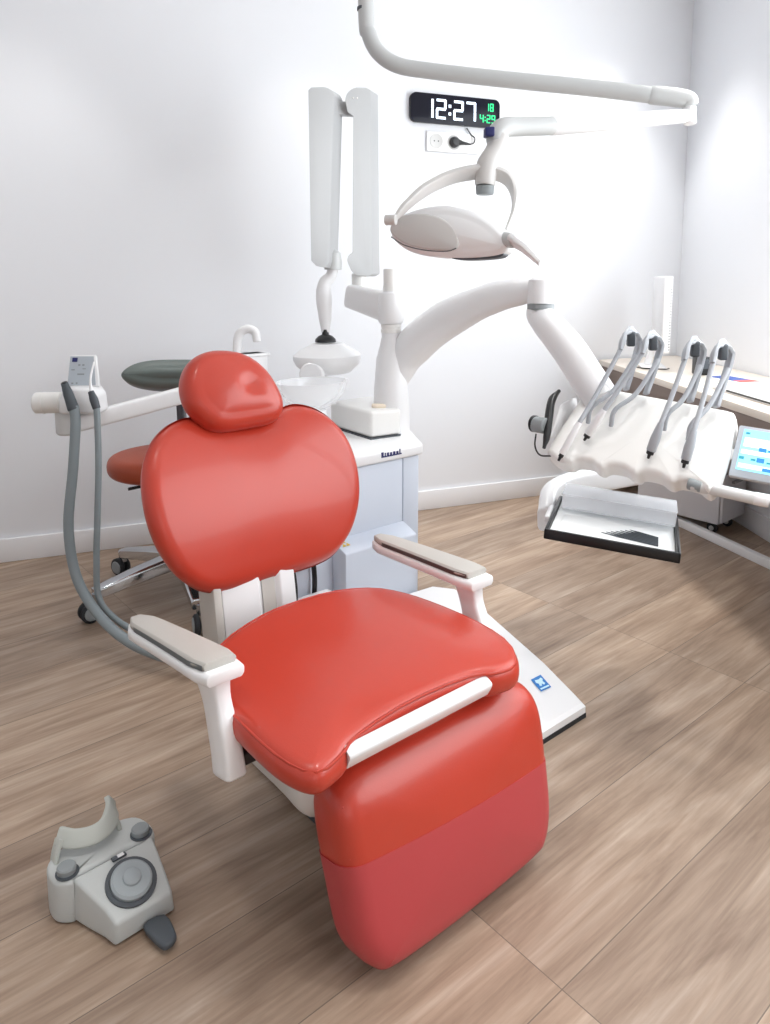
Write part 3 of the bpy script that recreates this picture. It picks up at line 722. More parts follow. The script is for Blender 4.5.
# touch screen at the console's right end
S = {k: W(*q) for k, q in dict(tl=(733, 424, 1.98), bl=(728, 475, 1.93)).items()}
ex = (e1*.93 + rgt*.25).normalized(); ey_ = (S['tl']-S['bl']); sh_ = ey_.length; ey_ = (ey_-ex*ey_.dot(ex)).normalized(); sn = ex.cross(ey_); sn = sn if sn.dot(EYE-S['tl']) > 0 else -sn
so = S['bl']
bm = nb(); prism(bm, [so, so+ex*.20, so+ex*.20+ey_*sh_, so+ey_*sh_], -sn*.022, .004)
scn = part('touchscreen', bm, 'silver', dl, True, label='lit touchscreen at the console end')
bm = nb(); plate(bm, so+sn*.0005, ex, ey_, sn, [(.014, .020, .19, sh_-.010)], .001); dsp = part('display', bm, 'screen', scn, True)
w_ = .176; h0 = .020; hh = sh_-.030
for rc_ in [(.018, h0+hh*.40, .186, h0+hh*.50), (.018, h0+hh*.06, .10, h0+hh*.16), (.02, h0+hh*.58, .186, h0+hh*.80)]:
    bm = nb(); plate(bm, so+sn*.0016, ex, ey_, sn, [rc_], .0004); part('panel', bm, 'screenlite', scn, True)
for rc_ in [(.058, h0+hh*.50, .076, h0+hh*.60), (.058, h0+hh*.24, .076, h0+hh*.35), (.075, h0+hh*.05, .108, h0+hh*.13), (.08, h0+hh*.52, .092, h0+hh*.57), (.13, h0+hh*.5, .15, h0+hh*.6), (.13, h0+hh*.24, .15, h0+hh*.35)]:
    bm = nb(); plate(bm, so+sn*.0017, ex, ey_, sn, [rc_], .0006); part('icon', bm, 'screenblue', scn, True)
for rc_ in [(.016, h0+hh*.26, .028, h0+hh*.33), (.044, h0+hh*.26, .056, h0+hh*.31), (.082, h0+hh*.24, .092, h0+hh*.28), (.02, h0+hh*.88, .03, h0+hh*.93)]:
    bm = nb(); plate(bm, so+sn*.0017, ex, ey_, sn, [rc_], .0006); part('icon', bm, 'screengreen', scn, True)
bm = nb(); a = so+ey_*sh_*.42; rbox(bm, (-.055, -.016, -.02), (.008, .016, -.006), .004, mtx=frame(a, ex, ey_, sn)); part('screen_mount', bm, 'white', dl, True)

# instruments on whip arms
def instrument(top, base, mid, tip, kind, label, nm):
    """px of arc top, strap base at the console's rear edge, inner hose end, handpiece tip"""
    pt = cp(*tip, .024)
    t = thing('dental_handpiece', label, 'dental instrument', pt, 0, 'dental instruments on the console')
    n_ = nC
    bb = onp(base[0], base[1], TR+nC*.024, nC)          # rear foot on the console
    # whip strap: from the rear foot straight up, over the loop
    dB = (bb-EYE).dot(ZA); dT = dB+.0
    P1 = W(base[0], base[1]-4, dB+.012)
    tx, ty = top
    bm = nb()
    strap = [bb+UP*.004, W(base[0]*.6+(tx+7)*.4, base[1]*.6+(ty+20)*.4, dB+.01), W(tx+8.5, ty+14, dB+.01), W(tx+7, ty+5, dB), W(tx+2.5, ty+.5, dB-.012), W(tx-3, ty+1.5, dB-.028), W(tx-7.5, ty+9, dB-.044), W(tx-10, ty+20, dB-.055)]
    tube(bm, strap, [.013, .013, .013, .013, .013, .012, .012, .010], n=12, sec=(1.0, .45), up=(rgt+fwd*.2), sub=6)
    st = part('whip_arm', bm, 'whip', t, True)
    bm = nb(); c0 = W(tx+1, ty+9, dB-.012); rbox(bm, (-.012, -.010, -.022), (.012, .010, .022), .006, mtx=frame(c0, rgt, fwd, UP)); part('hose_clamp', bm, 'dgrey', st, True)
    # front hose from the arc to the handpiece
    dP = (pt-EYE).dot(ZA)
    hx_, hy_ = tx-8, ty+16
    bm = nb()
    f = .70; tail = (hx_+(tip[0]-hx_)*f, hy_+(tip[1]-hy_)*f)
    ptail = W(tail[0], tail[1], dB-.05+(dP-.03-dB+.05)*f)
    hose = [W(tx+3, ty+2, dB-.008), W(tx-5, ty+4, dB-.035), W(hx_, hy_, dB-.05), W(hx_+(tip[0]-hx_)*.38, hy_+(tip[1]-hy_)*.40, dB-.05+(dP-.03-dB+.05)*.38), ptail]
    tube(bm, hose, .0066, n=12, sub=8); part('hose', bm, 'whip', t, True)
    bm = nb(); tube(bm, [ptail, ptail.lerp(pt, .5), pt+(ptail-pt).normalized()*.008], [.0085, .013, .0125] if kind != 'slim' else [.008, .010, .010], n=16, smooth=False)
    hpz = part('handpiece', bm, 'white' if kind != 'steel' else 'whip', t, True)
    d_ = (pt-ptail).normalized()
    bm = nb(); cyl(bm, pt-d_*.006, pt+d_*.004, .0100 if kind != 'slim' else .007, 16); cyl(bm, pt+d_*.003, pt+d_*.016, .005, 12, r2=.0035); part('coupling', bm, 'black', hpz, True)
    # inner hose back to the slot
    pm = cp(*mid, .020); dm = (pm-EYE).dot(ZA)
    bm = nb(); tube(bm, [W(tx+6, ty+26, dB-.005), W((tx+mid[0])/2+5, (ty+26+mid[1])/2, (dB+dm)/2-.02), W(mid[0]+4, mid[1]-16, dm-.012), pm], .0065, n=12, sub=8); part('return_hose', bm, 'whip', t, True)
    return t
instrument((630, 330), (626, 391), (588, 423), (561, 456), 'slim', 'slim white dental instrument leftmost on the console, its tip over the lower left corner', '')
instrument((652, 334), (646, 395), (611, 426), (587, 436), 'white', 'dental hose ending in a stubby white handpiece, second from left on the console', '')
instrument((694, 340), (690, 403), (664, 430), (650, 453), 'steel', 'grey handpiece with black tip hanging from the third whip arm from left', '')
instrument((722, 343), (716, 408), (688, 440), (685, 462), 'steel', 'grey handpiece with black tip at the right end of the console, beside the touchscreen', '')

# instrument tray, on the tray arm
tray_pts = [W(543, 534, 2.0), W(681, 562, 1.76), W(688, 522, 2.00), W(560, 492, 2.30)]
tz = min(p.z for p in tray_pts)-.0
T0 = W(544, 531, 2.0); T1 = W(681, 556, 1.886)
tx_ = (T1-T0).normalized(); ty_ = UP.cross(tx_).normalized(); tn_ = tx_.cross(ty_); tw = (T1-T0).length
Tm = frame(T0, tx_, ty_, tn_); td = .335
tray = thing('instrument_tray', 'black rimmed instrument tray on a white curved arm below the console', 'tray', T0+tx_*tw/2+ty_*td/2-UP*.022)
bm = nb()
for lo, hi in (((0, 0, -.022), (tw, .010, .006)), ((0, td-.01, -.022), (tw, td, .006)), ((0, 0, -.022), (.010, td, .006)), ((tw-.01, 0, -.022), (tw, td, .006)), ((0, 0, -.022), (tw, td, -.012))): rbox(bm, lo, hi, .003, 2, mtx=Tm)
part('tray_rim', bm, 'black', tray, True)
bm = nb(); rbox(bm, (.011, .011, -.0115), (tw-.011, td-.011, -.006), .001, 1, mtx=Tm); part('tray_liner', bm, 'paper', tray, True)
bm = nb(); rbox(bm, (-.016, .12, -.016), (-.0005, td-.10, .004), .005, mtx=Tm); part('tray_bracket', bm, 'white', tray, True)
bm = nb()
prism(bm, [Tm @ V(p) for p in ((.03, .03, -.0055), (tw-.035, .022, -.0055), (tw-.03, .175, -.0055), (.035, .185, -.0055))], tn_*.003, .0008)
pouch = thing('sterile_pouch', 'clear and white sterile pouch with dark steel instruments, lying in the black tray', 'pouch', Tm @ V((tw*.5, .08, -.0055)))
part('pouch_sheet', bm, 'paper', pouch, True)
for k in range(7):
    y0 = .050+k*.0105; bm = nb()
    a = Tm @ V((tw*.42+.012*k, y0+.022, .0002)); b = Tm @ V((tw-.055, y0-.004, .0002))
    tube(bm, [a, a.lerp(b, .12), a.lerp(b, .3), b], [.0010, .0013, .0024, .0024], n=8, smooth=False)
    single('dental_probe', bm, 'dgrey', 'thin dark dental probe lying with others on the white pouch in the black tray', 'dental probe', a, group='probes on the pouch')
# clear plastic box standing at the tray's rear
bx = thing('clear_box', 'clear plastic lidded box resting across the rear of the black tray', 'plastic box', Tm @ V((tw*.5, td*.8, .007)))
bw, bd, bh = tw-.03, .118, .040
BM_ = frame(Tm @ V((.02, .205, .0075)), tx_, ty_, tn_)
bm = nb()
for lo, hi in (((0, 0, 0), (bw, bd, .004)), ((0, 0, .0041), (bw, .004, bh)), ((0, bd-.004, .0041), (bw, bd, bh)), ((0, .0041, .0041), (.004, bd-.0041, bh)), ((bw-.004, .0041, .0041), (bw, bd-.0041, bh)), ((bw*.36, .0041, .0041), (bw*.36+.003, bd-.0041, bh*.8))): rbox(bm, lo, hi, .001, 1, mtx=BM_)
part('box_body', bm, 'clearplastic', bx, True)
bm = nb(); rbox(bm, (-.002, -.002, bh+.0004), (bw+.002, bd+.002, bh+.0046), .001, 1, mtx=BM_); part('box_lid', bm, 'clearplastic', bx, True)
for k in range(8): 
    for j in range(2): bm = nb(); lathe(bm, [(0, .0045), (.006, .0045), (.004, .018), (0, .02)], 10, BM_ @ Matrix.Translation((bw*.45+k*.023, .035+j*.045, 0))); part('divider_stud', bm, 'clearplastic', bx, True)

# ================================================================ assistant's suction holder
AD = 2.52
asst = thing('assistant_holder', 'white suction hose holder with grey label panel, on a long white arm', 'suction holder', W(85, 400, AD))
bm = nb(); tube(bm, [W(74, 424, AD+.03), W(120, 412, AD+.08), W(190, 393, AD+.16), W(244, 380, AD+.23)], .030, n=20, smooth=False, sec=(.8, 1.0), up=(0, 0, 1)); part('support_arm', bm, 'white', asst, True)
bm = nb(); a = W(68, 424, AD+.03); lathe(bm, [(0, -.035), (.034, -.035), (.04, -.028), (.04, .045), (0, .045)], 24, frame(a, cr_, cb_, UP)); part('arm_pivot', bm, 'lgrey', asst, True)
bm = nb()
hb = W(80, 400, AD); HBm = frame(hb, rgt, fwd, UP)
prism(bm, [HBm @ V(p) for p in ((-.055, -.05, -.042), (-.055, -.05, .010), (-.040, -.03, .046), (.050, -.03, .046), (.074, -.05, .02), (.080, -.05, -.042))], fwd*.10, .012, 3)
part('holder_body', bm, 'white', asst, True)
bm = nb(); cyl(bm, HBm @ V((-.152, -.002, -.010)), HBm @ V((-.058, -.002, -.008)), .036, 28); cyl(bm, HBm @ V((-.122, -.002, -.010)), HBm @ V((-.118, -.002, -.010)), .0375, 28); part('side_grip', bm, 'warmwhite', asst, True)
bm = nb()
pn = (-fwd*.93+UP*.36).normalized(); pu = (UP+fwd*.38).normalized()
po = HBm @ V((-.048, .01, .045))
prism(bm, [po, po+rgt*.112, po+rgt*.090+pu*.112, po+pu*.112], -pn*.016, .004); pan = part('label_panel', bm, 'white', asst, True)
bm = nb(); prism(bm, [po+pn*.001+rgt*.004+pu*.004, po+pn*.001+rgt*.100+pu*.004, po+pn*.001+rgt*.084+pu*.106, po+pn*.001+rgt*.004+pu*.106], pn*.0008, 0); part('label', bm, 'label', pan, True)
bm = nb(); plate(bm, po+pn*.0022, rgt, pu, pn, [(.012, .086, .030, .101)], .0006); part('icon', bm, 'logoblue', pan, True)
bm = nb(); plate(bm, po+pn*.0022, rgt, pu, pn, [(.034, .072, .042, .078), (.048, .072, .056, .078), (.012, .056, .024, .060), (.034, .040, .058, .045), (.016, .008, .024, .013), (.032, .008, .038, .014), (.05, .06, .062, .063)], .0006); part('print', bm, 'mgrey', pan, True)
# suction hoses
def hose(label, top, path, r, nm='suction_hose'):
    t = thing(nm, label, 'suction hose', W(*top), 0, 'suction hoses on the holder')
    bm = nb(); p = [W(*q) for q in path]; p[-1].z = max(p[-1].z, r+.003)
    for q in p: q.z = max(q.z, r+.003)
    tube(bm, p, r, n=14, sub=10); h = part('hose', bm, 'hose', t, True)
    return t, p
TD = AD-.085
t, p = hose('thick grey ribbed suction hose hanging in a loop from the left of the white holder', (65, 384, TD), [(74, 407, TD), (75.5, 425, TD), (73, 470, TD), (68.5, 525, TD), (75, 572, TD), (92, 606, TD-.02), (118, 634, TD-.08), (150, 652, TD-.14), (190, 661, TD-.18), (232, 655, TD-.18)], .0165)
bm = nb(); tube(bm, [W(64.5, 383.5, TD), W(69, 396, TD), W(73.5, 409, TD)], [.012, .017, .019], n=14); g = part('nozzle_grip', bm, 'dgrey', t, True)
bm = nb(); cyl(bm, W(65, 384.5, TD-.001), W(64, 382, TD-.004), .0095, 14); part('nozzle_mouth', bm, 'black', g, True)
TD2 = AD-.085
t, p = hose('thin grey suction hose hanging straight from the right of the white holder', (91, 393, TD2), [(96.5, 406, TD2), (97.5, 425, TD2), (98.5, 465, TD2), (97.5, 515, TD2), (96.5, 560, TD2), (98.5, 596, TD2+.01), (112, 616, TD2-.0), (140, 634, TD2-.06), (180, 648, TD2-.1), (222, 647, TD2-.1)], .0105)
bm = nb(); tube(bm, [W(91, 392, TD2), W(94, 400, TD2), W(96.5, 408, TD2)], [.010, .014, .013], n=14); g = part('nozzle_grip', bm, 'dgrey', t, True)
bm = nb(); tube(bm, [W(91, 391, TD2), W(90.5, 378, TD2+.01), W(94, 362, TD2+.035)], [.0055, .004, .003], n=10); part('saliva_tip', bm, 'white', g, True)

# ================================================================ stool
SC = V((.285, 2.815, 0))
stool = thing('dentist_stool', 'red seated stool with grey green backrest and chrome star base, behind the red chair', 'stool', SC)
BR_ = .385; legA = [(V((-.056, 2.707, 0))-SC), (V((.048, 3.156, 0))-SC)]
a0 = math.degrees(math.atan2(legA[1].y, legA[1].x)); 
for k in range(5):
    an = R(a0+3+72*k); d_ = V((math.cos(an), math.sin(an), 0)); e_ = SC+d_*(BR_-.045)
    bm = nb(); tube(bm, [SC+d_*.03+UP*.145, SC+d_*.16+UP*.128, SC+d_*.26+UP*.112, e_+UP*.098], [.040, .036, .031, .027], n=14, sec=(1.0, .7), up=(0, 0, 1)); lg = part('leg', bm, 'chrome', stool, True)
    tang = V((-d_.y, d_.x, 0)); cc = e_+UP*.0365+d_*.022
    bm = nb()
    for s in (-1, 1): 
        lathe(bm, [(0, -.010), (.030, -.010), (.036, -.005), (.036, .005), (.030, .010), (0, .010)], 24, along(cc+tang*(s*.014), cc+tang*(s*.014+s*.02)))
    cs_ = part('castor', bm, 'rubber', lg, True)
    bm = nb()
    for s in (-1, 1): lathe(bm, [(0, .0), (.026, .0), (.023, .003), (0, .003)], 20, along(cc+tang*(s*.0242), cc+tang*(s*.03)))
    part('castor_hub', bm, 'mgrey', cs_, True)
    bm = nb(); cyl(bm, e_+UP*.060, e_+UP*.100, .011, 12); part('castor_stem', bm, 'steel', cs_, True)
bm = nb(); lathe(bm, [(0, .10), (.04, .10), (.045, .13), (.035, .17), (.026, .18), (.026, .40), (.016, .40), (.016, .465), (0, .465)], 28, Matrix.Translation(SC)); part('gas_column', bm, 'chrome', stool, True)
bm = nb(); rbox(bm, (-.09, -.07, .442), (.09, .07, .466), .006, mtx=Matrix.Translation(SC)); tube(bm, [SC+V((-.08, -.02, .452)), SC+V((-.19, -.05, .447))], .006, n=8, smooth=False); part('seat_plate', bm, 'black', stool, True)
bm = nb(); cushion(bm, [(.245*math.cos(R(k)), .21*math.sin(R(k))) for k in range(0, 360, 20)], .467, .548, .034, .034, dome=.014, sub=3, mtx=Matrix.Translation(SC+V((-.015, .05, 0))))
part('seat', bm, 'stoolred', stool, True, angle=60, label='dark red round seat')
bpos = W(180, 376, 2.92)
bd_ = (V((bpos.x, bpos.y, 0))-V((SC.x, SC.y, 0)))
bm = nb(); tube(bm, [SC+UP*.452+bd_.normalized()*.06, SC+UP*.46+bd_*1.0, V((bpos.x, bpos.y, .60))+bd_*.1, V((bpos.x, bpos.y, bpos.z-.045))], [.018, .02, .028, .030], n=14, sec=(1.0, .5), up=rgt, sub=6); part('back_stem', bm, 'dgrey', stool, True)
bm = nb()
bo_ = [(-.215, -.01), (-.17, .035), (-.08, .056), (.08, .056), (.17, .035), (.215, -.01), (.18, -.045), (.08, -.06), (-.08, -.06), (-.18, -.045)]
cushion(bm, bo_, -.05, .05, .032, .032, dome=.02, dome0=.02, sub=5, mtx=frame(bpos+UP*.002, rgt, (UP*.9+fwd*.42).normalized(), (-fwd*.9+UP*.42).normalized()), zf=lambda x, y, t_: .5*x*x)
part('backrest', bm, 'stoolgrey', stool, True, angle=60, label='grey green curved backrest')

# ================================================================ foot control
PA = R(21.0); P0 = V((.035, 1.327, 0)); PM = Matrix.Translation(P0) @ Matrix.Rotation(PA, 4, 'Z')
ped = thing('foot_control', 'grey foot control pedal with carrying handle on the floor, left of the chair', 'foot pedal', P0, PA)
bm = nb(); t = nb()
# wedge body
fr = [(-.058, -.018), (.052, -.022)]; 
secs = [(-.020, -.057, .052, .046), (.010, -.064, .056, .060), (.060, -.082, .062, .078), (.092, -.092, .066, .088)]
rows = []
for (y, xl, xr_, z) in secs:
    rows.append([t.verts.new(v) for v in ((xl-.004, y, .004), (xr_+.004, y, .004), (xr_, y, z), (xl, y, z))])
for a, b in zip(rows, rows[1:]):
    for k in range(4): t.faces.new((a[k], a[(k+1) % 4], b[(k+1) % 4], b[k]))
t.faces.new(rows[0]); t.faces.new(list(reversed(rows[-1])))
bmesh.ops.recalc_face_normals(t, faces=t.faces)
ee = [e for e in t.edges if len(e.link_faces) == 2 and e.calc_face_angle(0) > R(30)]
bmesh.ops.bevel(t, geom=ee, offset=.006, segments=3, profile=.5, affect='EDGES'); merge(bm, t)
body_ = part('pedal_body', bm, 'pedalgrey', ped, angle=40)
bm = nb()
rear = [(-.118, .105), (-.122, .135), (-.112, .165), (-.080, .185), (.0, .190), (.06, .175), (.078, .14), (.076, .105), (.060, .085), (.03, .094), (-.075, .094), (-.095, .085)]
cushion(bm, rear, .002, .088, .004, .010, sub=4, inner=(.6, .3)); part('rear_housing', bm, 'pedalgrey', body_, angle=40)
for (x, y) in ((-.094, .112), (.052, .112)):
    bm = nb(); lathe(bm, [(.0215, .0881), (.0215, .0895), (0, .0895)], 24, Matrix.Translation((x, y, 0))); part('button_well', bm, 'dgrey', body_)
    bm = nb(); lathe(bm, [(0, .0896), (.0175, .0896), (.0175, .0985), (.015, .101), (0, .102)], 24, Matrix.Translation((x, y+.003, 0))); part('button', bm, 'mgrey', body_)
# tilted disc
sl = math.atan2(.088-.046, .112); DM = Matrix.Translation((-.006, .030, .0695)) @ Matrix.Rotation(sl, 4, 'X')
bm = nb(); lathe(bm, [(.044, -.003), (.047, -.002), (.047, .0022), (.039, .0022), (.039, -.003)], 40, DM); part('disc_ring', bm, 'dgrey', body_)
bm = nb(); lathe(bm, [(0, -.004), (.038, -.004), (.038, .008), (.034, .012), (.017, .013), (.016, .017), (.013, .019), (0, .019)], 40, DM); part('pedal_disc', bm, 'pedaldisc', body_)
bm = nb(); rbox(bm, (-.020, .079, .0855), (.008, .090, .0895), .001, 1); part('switch_slot', bm, 'dgrey', body_)
bm = nb(); rbox(bm, (-.009, .080, .0875), (.004, .089, .0905), .001, 1); part('slide_switch', bm, 'white', body_)
bm = nb()
tube(bm, [(-.086, .176, .120), (-.066, .152, .118), (-.036, .138, .117), (-.006, .143, .118), (.014, .164, .124), (.022, .190, .134)], .0175, n=14, sec=(.36, 1.0), up=(0, .72, .69), sub=7)
tube(bm, [(-.106, .150, .060), (-.100, .162, .090), (-.086, .174, .116)], .015, n=14, sec=(.3, 1.0), up=(0, 1, -.3), sub=5)
tube(bm, [(.014, .172, .124), (.022, .166, .105), (.026, .160, .080)], .012, n=14, sec=(.4, 1.0), up=(0, 1, -.1), sub=5)
part('carry_handle', bm, 'pedalhandle', ped)
bm = nb(); t = nb()
tg = [(-.010, -.026), (.030, -.030), (.028, -.078), (.020, -.092), (.004, -.096), (-.006, -.084)]
cushion(t, tg, .010, .022, .003, .005, sub=3, inner=(.5,)); merge(bm, t); part('side_lever', bm, 'dgrey', ped)

# ================================================================ wall clock, socket
cw = thing('wall_clock', 'black digital wall clock reading 12:27 on the white back wall', 'clock', (1.726, WALL_Y-.012, 2.03))
def wq(px, py): return onp(px, py, V((0, WALL_Y-.026, 0)), V((0, 1, 0)))
a, b = wq(411, 90), wq(500, 128); ctop = wq(411, 91).z; cbot = wq(411, 121).z; x0, x1 = a.x, wq(500, 110).x
cl_h = ctop-cbot; cl_w = x1-x0; cz = cbot
bm = nb()
rc = .03; oc = []
for (ccx, ccz, s0_) in ((x1-rc, ctop-rc, 0), (x0+rc, ctop-rc, 90), (x0+rc, cbot+rc, 180), (x1-rc, cbot+rc, 270)):
    oc += [V((ccx+rc*math.cos(R(s0_+k*15)), WALL_Y-.002, ccz+rc*math.sin(R(s0_+k*15)))) for k in range(7)]
prism(bm, oc, V((0, -.024, 0)), .003); part('clock_case', bm, 'clockface', cw, True)
SEG = {'0': 'abcdef', '1': 'bc', '2': 'abged', '4': 'fgbc', '7': 'abc', '8': 'abcdefg', '9': 'abcdfg'}
def digits(bm, s, x, z, w, h, k, gap, yy):
    for ch in s:
        if ch == ':':
            for zz in (.30, .68): rbox(bm, (x, yy-.001, z+h*zz-k*.6), (x+k*1.1, yy, z+h*zz+k*.6), 0)
            x += k*1.1+gap; continue
        o1 = -(w-k)/2 if ch == '1' else 0
        segs = dict(a=(k*.3, h-k, w-k*.3, h), g=(k*.3, h/2-k/2, w-k*.3, h/2+k/2), d=(k*.3, 0, w-k*.3, k), f=(0, h/2+k*.1, k, h-k*.3), e=(0, k*.3, k, h/2-k*.1), b=(w-k, h/2+k*.1, w, h-k*.3), c=(w-k, k*.3, w, h/2-k*.1))
        for q in SEG[ch]:
            u0, v0, u1, v1 = segs[q]; sk = 0
            rbox(bm, (x+o1+u0, yy-.001, z+v0), (x+o1+u1, yy, z+v1), 0)
        x += (w+o1)+gap
yy = WALL_Y-.0268
bm = nb(); digits(bm, '12:27', x0+cl_w*.175, cz+cl_h*.15, cl_w*.115, cl_h*.68, cl_w*.024, cl_w*.026, yy); part('time_digits', bm, 'digit', cw, True)
bm = nb(); digits(bm, '18', x0+cl_w*.845, cz+cl_h*.56, cl_w*.040, cl_h*.28, cl_w*.010, cl_w*.012, yy)
digits(bm, '4:29', x0+cl_w*.765, cz+cl_h*.15, cl_w*.044, cl_h*.29, cl_w*.010, cl_w*.012, yy)
part('date_digits', bm, 'green', cw, True)
s0x, s1x = wq(428, 140).x, wq(480, 140).x; sz1, sz0 = wq(428, 130).z, wq(428, 150.5).z
sk = thing('wall_socket', 'white double wall socket under the black digital clock', 'socket', ((s0x+s1x)/2, WALL_Y-.006, (sz0+sz1)/2))
bm = nb(); rbox(bm, (s0x, WALL_Y-.0125, sz0), (s1x, WALL_Y-.002, sz1), .004); part('socket_frame', bm, 'white', sk, True)
k1 = wq(437.5, 140.5); k2 = wq(455, 142)
for q in (k1, k2):
    bm = nb(); lathe(bm, [(0, 0), (.036, .0), (.036, .0018), (.031, .0018), (.029, .0004), (0, .0004)], 28, along(V((q.x, WALL_Y-.0126, q.z)), V((q.x, WALL_Y-.2, q.z)))); f_ = part('socket_insert', bm, 'lgrey', sk, True)
    if q is k1:
        for s in (-1, 1):
            bm = nb(); cyl(bm, V((q.x+s*.011, WALL_Y-.0131, q.z)), V((q.x+s*.011, WALL_Y-.0140, q.z)), .0035, 10); part('socket_hole', bm, 'dgrey', f_, True)
pg = thing('power_plug', 'black plug with thin cable, in the right half of the wall socket', 'plug', (k2.x, WALL_Y-.016, k2.z))
bm = nb(); y_ = WALL_Y-.0165
lathe(bm, [(0, 0), (.026, 0), (.026, .012), (.018, .026), (0, .028)], 24, along(V((k2.x, y_, k2.z)), V((k2.x, y_-.1, k2.z)))); tube(bm, [V((k2.x+.015, y_-.014, k2.z)), V((k2.x+.05, y_-.014, k2.z-.004)), V((k2.x+.085, y_-.012, k2.z-.006))], [.014, .008, .004], n=12)
part('plug_body', bm, 'black', pg, True)
bm = nb(); c1_ = wq(474, 142); tube(bm, [V((k2.x+.083, y_-.012, k2.z-.006)), V((c1_.x, y_-.008, c1_.z-.004)), V((c1_.x+.004, y_-.008, c1_.z+.02)), wq(472, 134)+V((0, .012, 0)), wq(468, 127.5)+V((0, .014, 0))], .003, n=8); part('cable', bm, 'black', pg, True)

# ================================================================ desk and what stands on it
DD = RD*-1.0                              # direction along the desk, away from the viewer
def desk_pt(s, w, z):                     # s: metres from the back wall towards the viewer, w: metres in from the right wall
    return RC + RD*s - RN*w + UP*z
DZ = .755; DW = .50
desk = thing('desk', 'long desk with pale top and brown edge along the right wall', 'desk', desk_pt(1.3, .25, 0))
def slab(bm, s0, s1, w0, w1, z0, z1, r=.003):
    prism(bm, [desk_pt(s0, w0, z0), desk_pt(s1, w0, z0), desk_pt(s1, w1, z0), desk_pt(s0, w1, z0)], UP*(z1-z0), r); return bm
k_ = .30*DW
bm = nb(); prism(bm, [desk_pt(.012, .006, DZ-.03), desk_pt(2.9, .006, DZ-.03), desk_pt(2.9, DW+.04, DZ-.03), desk_pt(.225, DW+.04, DZ-.03)], UP*.03, .002)
part('desktop', bm, 'desktop', desk, True)
bm = nb(); slab(bm, .24, 2.9, DW+.012, DW+.035, DZ-.135, DZ-.0305); part('front_panel', bm, 'deskedge', desk, True)
bm = nb(); slab(bm, 2.86, 2.9, .02, DW+.01, .0, DZ-.031); part('side_panel', bm, 'deskedge', desk, True)
bm = nb(); prism(bm, [desk_pt(.03, .02, 0), desk_pt(.07, .02, 0), desk_pt(.26, DW+.005, 0), desk_pt(.225, DW+.005, 0)], UP*(DZ-.031), .002); part('side_panel', bm, 'deskedge', desk, True)
def on_desk(px, py): return onz(px, py, DZ)
# monitor: all-in-one computer seen from the side
mb = on_desk(660, 368); 
pc = thing('desktop_monitor', 'white computer monitor seen edge on, at the far end of the desk', 'monitor', mb)
md_ = (mb-EYE); md_.z = 0; md_.normalize(); ms = V((md_.y, -md_.x, 0))
mm = (md_*.985-ms*.14).normalized(); mt = V((mm.y, -mm.x, 0))               # panel's width runs away from the viewer
bm = nb(); bs = mb+UP*.003
rbox(bm, (-.10, -.08, 0), (.02, .10, .012), .004, mtx=frame(bs, mt, mm, UP)); prism(bm, [frame(bs, mt, mm, UP) @ V(p) for p in ((-.075, .0, .0125), (-.045, .0, .0125), (-.012, .0, .15), (-.03, .0, .17))], mm*.05, .003); st_ = part('stand', bm, 'white', pc, True)
zt = W(668, 277, (mb-EYE).dot(ZA)).z-DZ
bm = nb(); rbox(bm, (-.020, -.14, .085), (.022, .24, zt), .008, mtx=frame(bs, mt, mm, UP)); cs2 = part('monitor_case', bm, 'white', pc, True)
bm = nb(); 
for i in range(24): rbox(bm, (.0223, -.125, .10+i*(zt-.14)/24), (.0235, -.105, .104+i*(zt-.14)/24), 0, mtx=frame(bs, mt, mm, UP))
for i in range(24): rbox(bm, (.012, -.1412, .10+i*(zt-.14)/24), (.018, -.1402, .104+i*(zt-.14)/24), 0, mtx=frame(bs, mt, mm, UP))
part('vent_slot', bm, 'dgrey', cs2, True)
bm = nb(); tube(bm, [bs+mt*-.14+UP*.006, bs+mt*-.10-mm*.10+UP*.006, bs-mm*.13+UP*.006, bs+mt*.03-mm*.09+UP*.006], .003, n=8); part('cable', bm, 'black', pc, True)
# desk-top items
DMs = lambda p: frame(p, RD, -RN, UP)
p_ = on_desk(703, 375); bm = nb()
dt = thing('card_reader', 'small black box standing on the desk behind the whip arms', 'desk device', p_)
dm_ = frame(p_+UP*.001, rgt, fwd, UP); rbox(bm, (-.035, -.02, 0), (.03, .05, .085), .006, mtx=dm_); part('device_body', bm, 'black', dt, True)
bm = nb(); rbox(bm, (-.026, -.0212, .03), (.02, -.0203, .075), 0, mtx=dm_); part('device_screen', bm, 'dgrey', dt, True)
p_ = on_desk(679, 354)
bm = nb(); rbox(bm, (-.02, -.06, 0), (.11, .06, .022), .004, mtx=frame(p_+UP*.001+rgt*.02, rgt, fwd, UP)); single('desk_case', bm, 'lgrey', 'flat grey case on the desk just right of the white monitor', 'case', p_)
p_ = on_desk(752, 396)
bm = nb(); q = DMs(p_+UP*.001); kb = thing('keyboard', 'slim white keyboard with dark slot near the desk front edge', 'keyboard', p_)
rbox(bm, (-.20, -.085, 0), (.24, .06, .016), .004, mtx=q); part('keyboard_body', bm, 'white', kb, True)
bm = nb(); rbox(bm, (-.08, .0603, .005), (.235, .0612, .012), 0, mtx=q); rbox(bm, (-.15, .0603, .005), (-.11, .0612, .012), 0, mtx=q); part('slot', bm, 'black', kb, True)
p_ = on_desk(742, 381); q = DMs(p_+UP*.001)
bm = nb(); rbox(bm, (-.16, -.05, 0), (.10, .09, .004), .001, 1, mtx=q); single('paper_sheet', bm, 'paper', 'white papers under the blue leaflet on the desk', 'papers', p_)
